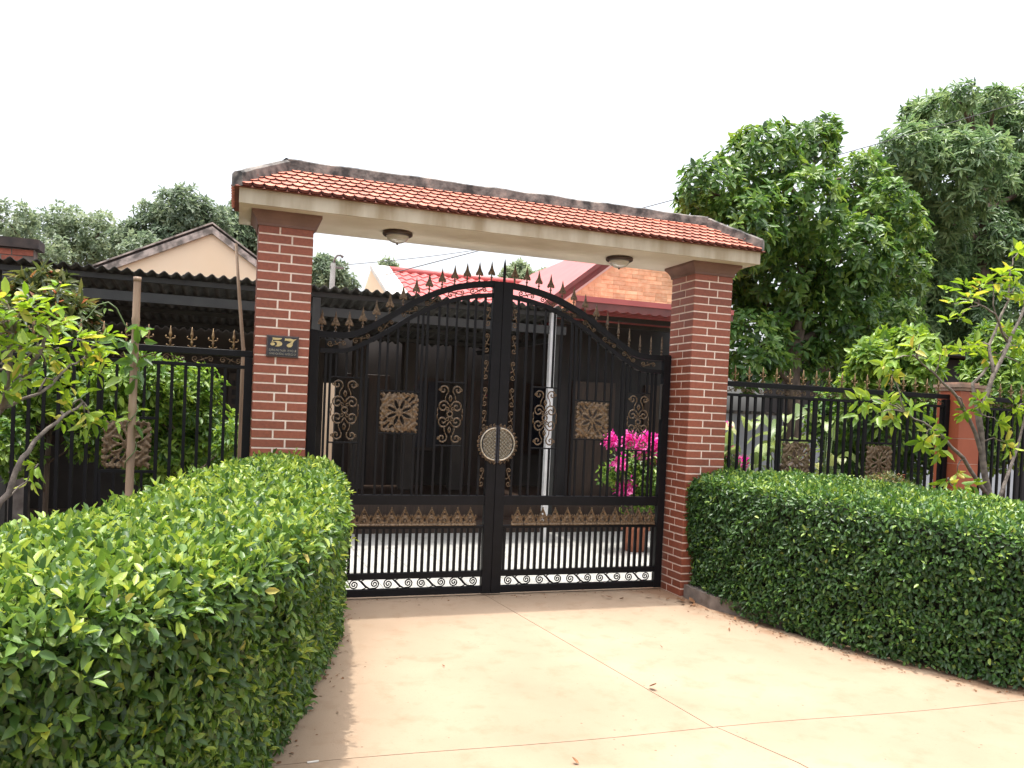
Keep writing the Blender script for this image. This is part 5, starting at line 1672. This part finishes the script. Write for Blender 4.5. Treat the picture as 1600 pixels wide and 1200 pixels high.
# ---- big pale leaved plants behind the right fence
def big_leaf_plant(label, base, n, h, L_):
    t = thing('canna_plant', label, 'plant', base, 'big leaved plants behind the fence')
    for i in range(n):
        a = random.uniform(0, 6.283)
        lean = random.uniform(.1, .5)
        top = Vector(base) + Vector((math.cos(a) * lean * .5, math.sin(a) * lean * .35, h * random.uniform(.45, .95)))
        MB().tube(curve_pts(base, top, 0, 4, .015), [.014, .012, .010, .008, .005], 6).build('stalk', 'garden_stem', t, smooth=True)
        d0 = Vector((math.cos(a), math.sin(a) * .6, random.uniform(.5, 1.5))).normalized()
        ln = L_ * random.uniform(.7, 1.15); w = ln * random.uniform(.34, .46)
        s_ = (Matrix.Rotation(random.uniform(-.9, .9), 3, d0) @ d0.cross(Vector((0, 0, 1)))).normalized()
        vs, fs = [], []
        m1 = 8
        for k in range(m1 + 1):
            tt = k / m1
            p = top + d0 * ln * tt + Vector((0, 0, -ln * .85 * tt * tt))
            ww = w * .5 * math.sin(math.pi * min(1, (tt * .93 + .05))) ** .75
            up_ = Vector((0, 0, ww * .35))
            vs += [p - s_ * ww + up_, p, p + s_ * ww + up_]
        for k in range(m1):
            fs += [(k * 3, k * 3 + 1, k * 3 + 4, k * 3 + 3), (k * 3 + 1, k * 3 + 2, k * 3 + 5, k * 3 + 4)]
        o = MB().add(vs, fs).build('leaf', 'pale_leaf', t, smooth=True)
        at = o.data.attributes.new('tint', 'FLOAT', 'FACE')
        at.data.foreach_set('value', [min(1, max(0, random.gauss(.45, .3)))] * len(o.data.polygons))
    return t
mk('garden_stem', (0.10, 0.15, 0.05), rough=0.6)
big_leaf_plant('tall plant with big pale leaves next to the plain brick pillar', (3.35, 1.5, -.03), 15, 1.75, .50)
big_leaf_plant('tall plant with big pale leaves behind the first cast panel of the right fence', (3.95, 1.55, -.03), 16, 1.85, .50)
big_leaf_plant('big leaved plant between the two cast panels of the right fence', (4.65, 1.7, -.03), 12, 1.7, .45)
jar = thing('water_jar', 'dark glazed garden jar behind the right fence', 'jar', (3.72, 1.1, 0))
MB().lathe([(.16, -.03), (.22, .2), (.26, .5), (.24, .8), (.17, 1.0), (.15, 1.08), (.19, 1.13), (.17, 1.13), (.13, 1.05)], (3.72, 1.1, 0), 20).build('body', 'lamp_brown', jar, smooth=True)
MB().lathe([(.20, 1.132), (.20, 1.15), (.05, 1.17), (.05, 1.2), (.01, 1.21)], (3.72, 1.1, 0), 20).build('lid', 'dark_tile', jar, smooth=True)

# ---- bougainvillea in pots
def pot(label, x, y, r, h):
    t = thing('flower_pot', label, 'pot', (x, y, 0))
    MB().lathe([(r * .68, 0.001), (r * .72, .02), (r * .92, h * .8), (r * .94, h * .84), (r * 1.06, h * .85), (r * 1.08, h), (r * .95, h), (r * .9, h * .9)], (x, y, 0), 24).build('body', 'terracotta', t, smooth=True)
    MB().lathe([(r * .9, h * .88), (.002, h * .9)], (x, y, 0), 20).build('soil', 'soil', t)
def bougain(label, base, greens, pinks, dens=420):
    t = thing('bougainvillea', label, 'flowering shrub', base)
    stems = MB()
    for l in greens + pinks:
        stems.tube(curve_pts(base, l[:3], .05, 5, .02), [.016, .013, .010, .008, .006, .004], 5)
    stems.build('stems', 'bark', t, smooth=True, kind='stuff')
    P, A = lump_points(greens, dens, .5, loose=.3)
    pos, d, nor, ln = rosettes(P, A, 5, .06)
    foliage('leaves', 'garden_leaf', t, pos, d, nor, ln, .5, np.clip(rng.normal(.6, .25, len(pos)), 0, 1))
    P, A = lump_points([(*l[:3], l[3] * .75, l[4] * .75, l[5] * .75) for l in pinks], 850, .4, loose=.5)
    pos, d, nor, ln = rosettes(P, A, 4, .045, (.4, 1.1), 0.0)
    foliage('bracts', 'bract', t, pos, d, nor, ln, .75, rng.random(len(pos)), .05)
pot('terracotta pot of the bougainvillea just inside the gate', 2.40, 2.25, .16, .30)
bougain('pink bougainvillea in a pot seen through the right gate leaf', (2.40, 2.25, .27), LU_BOUg, LU_BOUp)
bougain('low pink bougainvillea seen beside the plain brick pillar through the fence', (3.3, 1.75, -.03), [(3.35, 1.75, .9, .16, .16, .25), (3.2, 1.7, 1.1, .12, .12, .2)], [(*l[:3], l[3] * .6, l[4] * .6, l[5] * .6) for l in LU_BOU2], 300)

# ---- bamboo pole, stick and vine
bp = thing('bamboo_pole', 'weathered bamboo pole standing before the left fence', 'pole', (-2.88, -0.25, -.03))
a0, a1 = Vector((-2.87, -.25, -.03)), Vector((-2.86, -.25, 2.415))
prof = []
m_ = MB()
pts_, rs_ = [], []
for k in range(8):
    t0 = k / 8
    pts_ += [a0.lerp(a1, t0 + .002), a0.lerp(a1, t0 + .010), a0.lerp(a1, t0 + .02), a0.lerp(a1, t0 + .115)]
    r_ = .029 - .005 * t0
    rs_ += [r_, r_ * 1.14, r_, r_ * .97]
m_.tube(pts_ + [a1], rs_ + [.024], 12).build('culm', 'bamboo', bp, smooth=True)
MB().tube([a1 + Vector((0, 0, -.02)), a1 + Vector((0, 0, .012))], .026, 12).build('end_cap', 'bamboo', bp, smooth=True)
sk = MB().tube([(-2.13, .62, -.03), (-2.15, .62, 1.0), (-2.15, .6, 2.03), (-2.20, .6, 2.5), (-2.235, .6, 2.88)], [.017, .017, .016, .014, .012], 8).build('thin_stick', 'bamboo', None, smooth=True)
tag(sk, 'thin brown stick standing behind the fence next to the numbered pillar', 'stick')
vn = thing('climbing_vine', 'thin green vine twining up the bamboo pole', 'vine', (-2.86, -.22, -.03))
hp = []
for k in range(60):
    t0 = k / 59
    a = t0 * 26
    p = a0.lerp(a1, .42 + .44 * t0)
    hp.append((p.x + .034 * math.cos(a), p.y + .034 * math.sin(a), p.z))
MB().tube(hp, .004, 5).build('stem', 'garden_stem', vn, smooth=True)
ten = [(-2.87, -.25, 2.02), (-2.93, -.27, 2.10), (-2.98, -.28, 2.20), (-3.03, -.29, 2.235), (-3.09, -.30, 2.21), (-3.14, -.31, 2.13), (-3.2, -.32, 2.07), (-3.3, -.33, 2.02)]
MB().tube(ten, [.0055, .0055, .005, .005, .005, .0045, .004, .003], 5).build('tendril', 'garden_stem', vn, smooth=True)
vp = np.array([(-2.83, -.30, 1.98), (-2.80, -.3, 2.05), (-2.82, -.28, 1.88), (-2.90, -.28, 1.96), (-2.93, -.3, 1.9), (-2.92, -.27, 1.75), (-2.94, -.25, 1.62), (-2.83, -.25, 1.5), (-2.95, -.3, 2.0), (-2.9, -.25, 1.42), (-2.84, -.3, 1.8), (-3.03, -.29, 2.20), (-3.14, -.3, 2.13)])
va = nrm(rng.normal(0, .6, vp.shape) + np.array([0.1, -.4, .5]))
pos, d, nor, ln = rosettes(vp, va, 3, .12, (.8, 1.4), .25, .3)
ln[-6:] *= .35
put_leaves(vn, single_leaves('garden_leaf'), pos, d, nor, ln, [.1, .2, .3, .2, .2, 0])

# ---- fallen leaves and litter on the drive
dl = []
for q in range(3):
    V = leaf_arrays(np.zeros((1, 3)), np.array([[1.0, 0, 0]]), np.array([[0, 0, 1.0]]), np.array([1.0]), .42 + .1 * q, -.25 - .1 * q)
    dl.append(leaf_mesh('dry_leaf', 'dry_leaf', V, np.array([.5])))
spots = [(1.012, .014, .085), (1.06, -.02, .06), (1.389, .005, .07), (1.44, -.02, .05), (1.60, -.222, .09), (1.66, -.27, .08), (1.56, -.25, .07), (.204, -2.111, .075), (-.637, -2.972, .04), (1.046, -.419, .03), (1.60, -.36, .05), (1.469, -.104, .045), (1.68, -.85, .05), (1.72, -1.05, .04), (1.45, -1.1, .03), (-.9, -1.5, .025), (.7, -1.4, .025)]
for i, (x, y, L_) in enumerate(spots):
    o = inst('dry_leaf', dl[i % 3], None, (x, y, .004 + L_ * .08), (random.uniform(-.3, .3), random.uniform(-.25, .1), random.uniform(0, 6.28)), (L_,) * 3)
    tag(o, 'curled dry brown leaf lying on the driveway', 'leaf', 'dry leaves on the driveway')
# crumbs of dead leaf and soil swept against the hedge feet and the gate
lp = []
for q in range(520):
    u_ = random.random()
    if u_ < .5:
        P_ = resample([(1.66, -.05), (1.68, -.5), (1.74, -.9), (1.93, -1.5), (2.10, -2.0), (2.48, -2.66), (2.9, -3.2)], 80)
        c_ = P_[random.randrange(80)]
        lp.append((c_[0] - abs(random.gauss(0, .10)), c_[1] - abs(random.gauss(0, .05)), .004))
    elif u_ < .78:
        P_ = resample([(-1.40, -.1), (-1.47, -.75), (-1.65, -1.45), (-1.80, -1.98), (-1.93, -2.42), (-2.07, -2.85)], 80)
        c_ = P_[random.randrange(80)]
        lp.append((c_[0] + abs(random.gauss(0, .07)), c_[1], .004))
    else:
        lp.append((random.uniform(-1.3, 1.65), .30 - abs(random.gauss(0, .12)), .004))
lp = np.array(lp)
ld = nrm(np.c_[rng.normal(size=(len(lp), 2)), rng.normal(0, .1, len(lp))])
lit = leaf_mesh('leaf_litter', 'dry_leaf', leaf_arrays(lp, ld, nrm(rng.normal(0, .3, (len(lp), 3)) + np.array([0, 0, 1.0])), rng.uniform(.008, .03, len(lp)), .5, -.1), rng.random(len(lp)))
lo_ = bpy.data.objects.new('leaf_litter', lit)
COL.objects.link(lo_)
tag(lo_, 'brown crumbs of dead leaf swept along the hedge feet', 'litter', kind='stuff')
stub = MB().tube([(-1.835, -2.672, .005), (-1.785, -2.668, .005)], .0045, 8).build('paper_scrap', 'white_trim')
tag(stub, 'small white paper roll lying by the foot of the left hedge', 'litter')

# ---- hot hazy air
if HAZE > 0:
    m, nt, b = nodes_of('haze')
    nt.nodes.remove(b)
    pv = nt.nodes.new('ShaderNodeVolumePrincipled')
    pv.inputs['Color'].default_value = (0.97, 0.98, 1.0, 1)
    pv.inputs['Density'].default_value = HAZE
    pv.inputs['Anisotropy'].default_value = 0.3
    nt.links.new(pv.outputs[0], nt.nodes['Material Output'].inputs['Volume'])
    hz = MB().box(-60, 80, -20, 90, -1.1, 14).build('haze', 'haze')
    hz['kind'] = 'stuff'
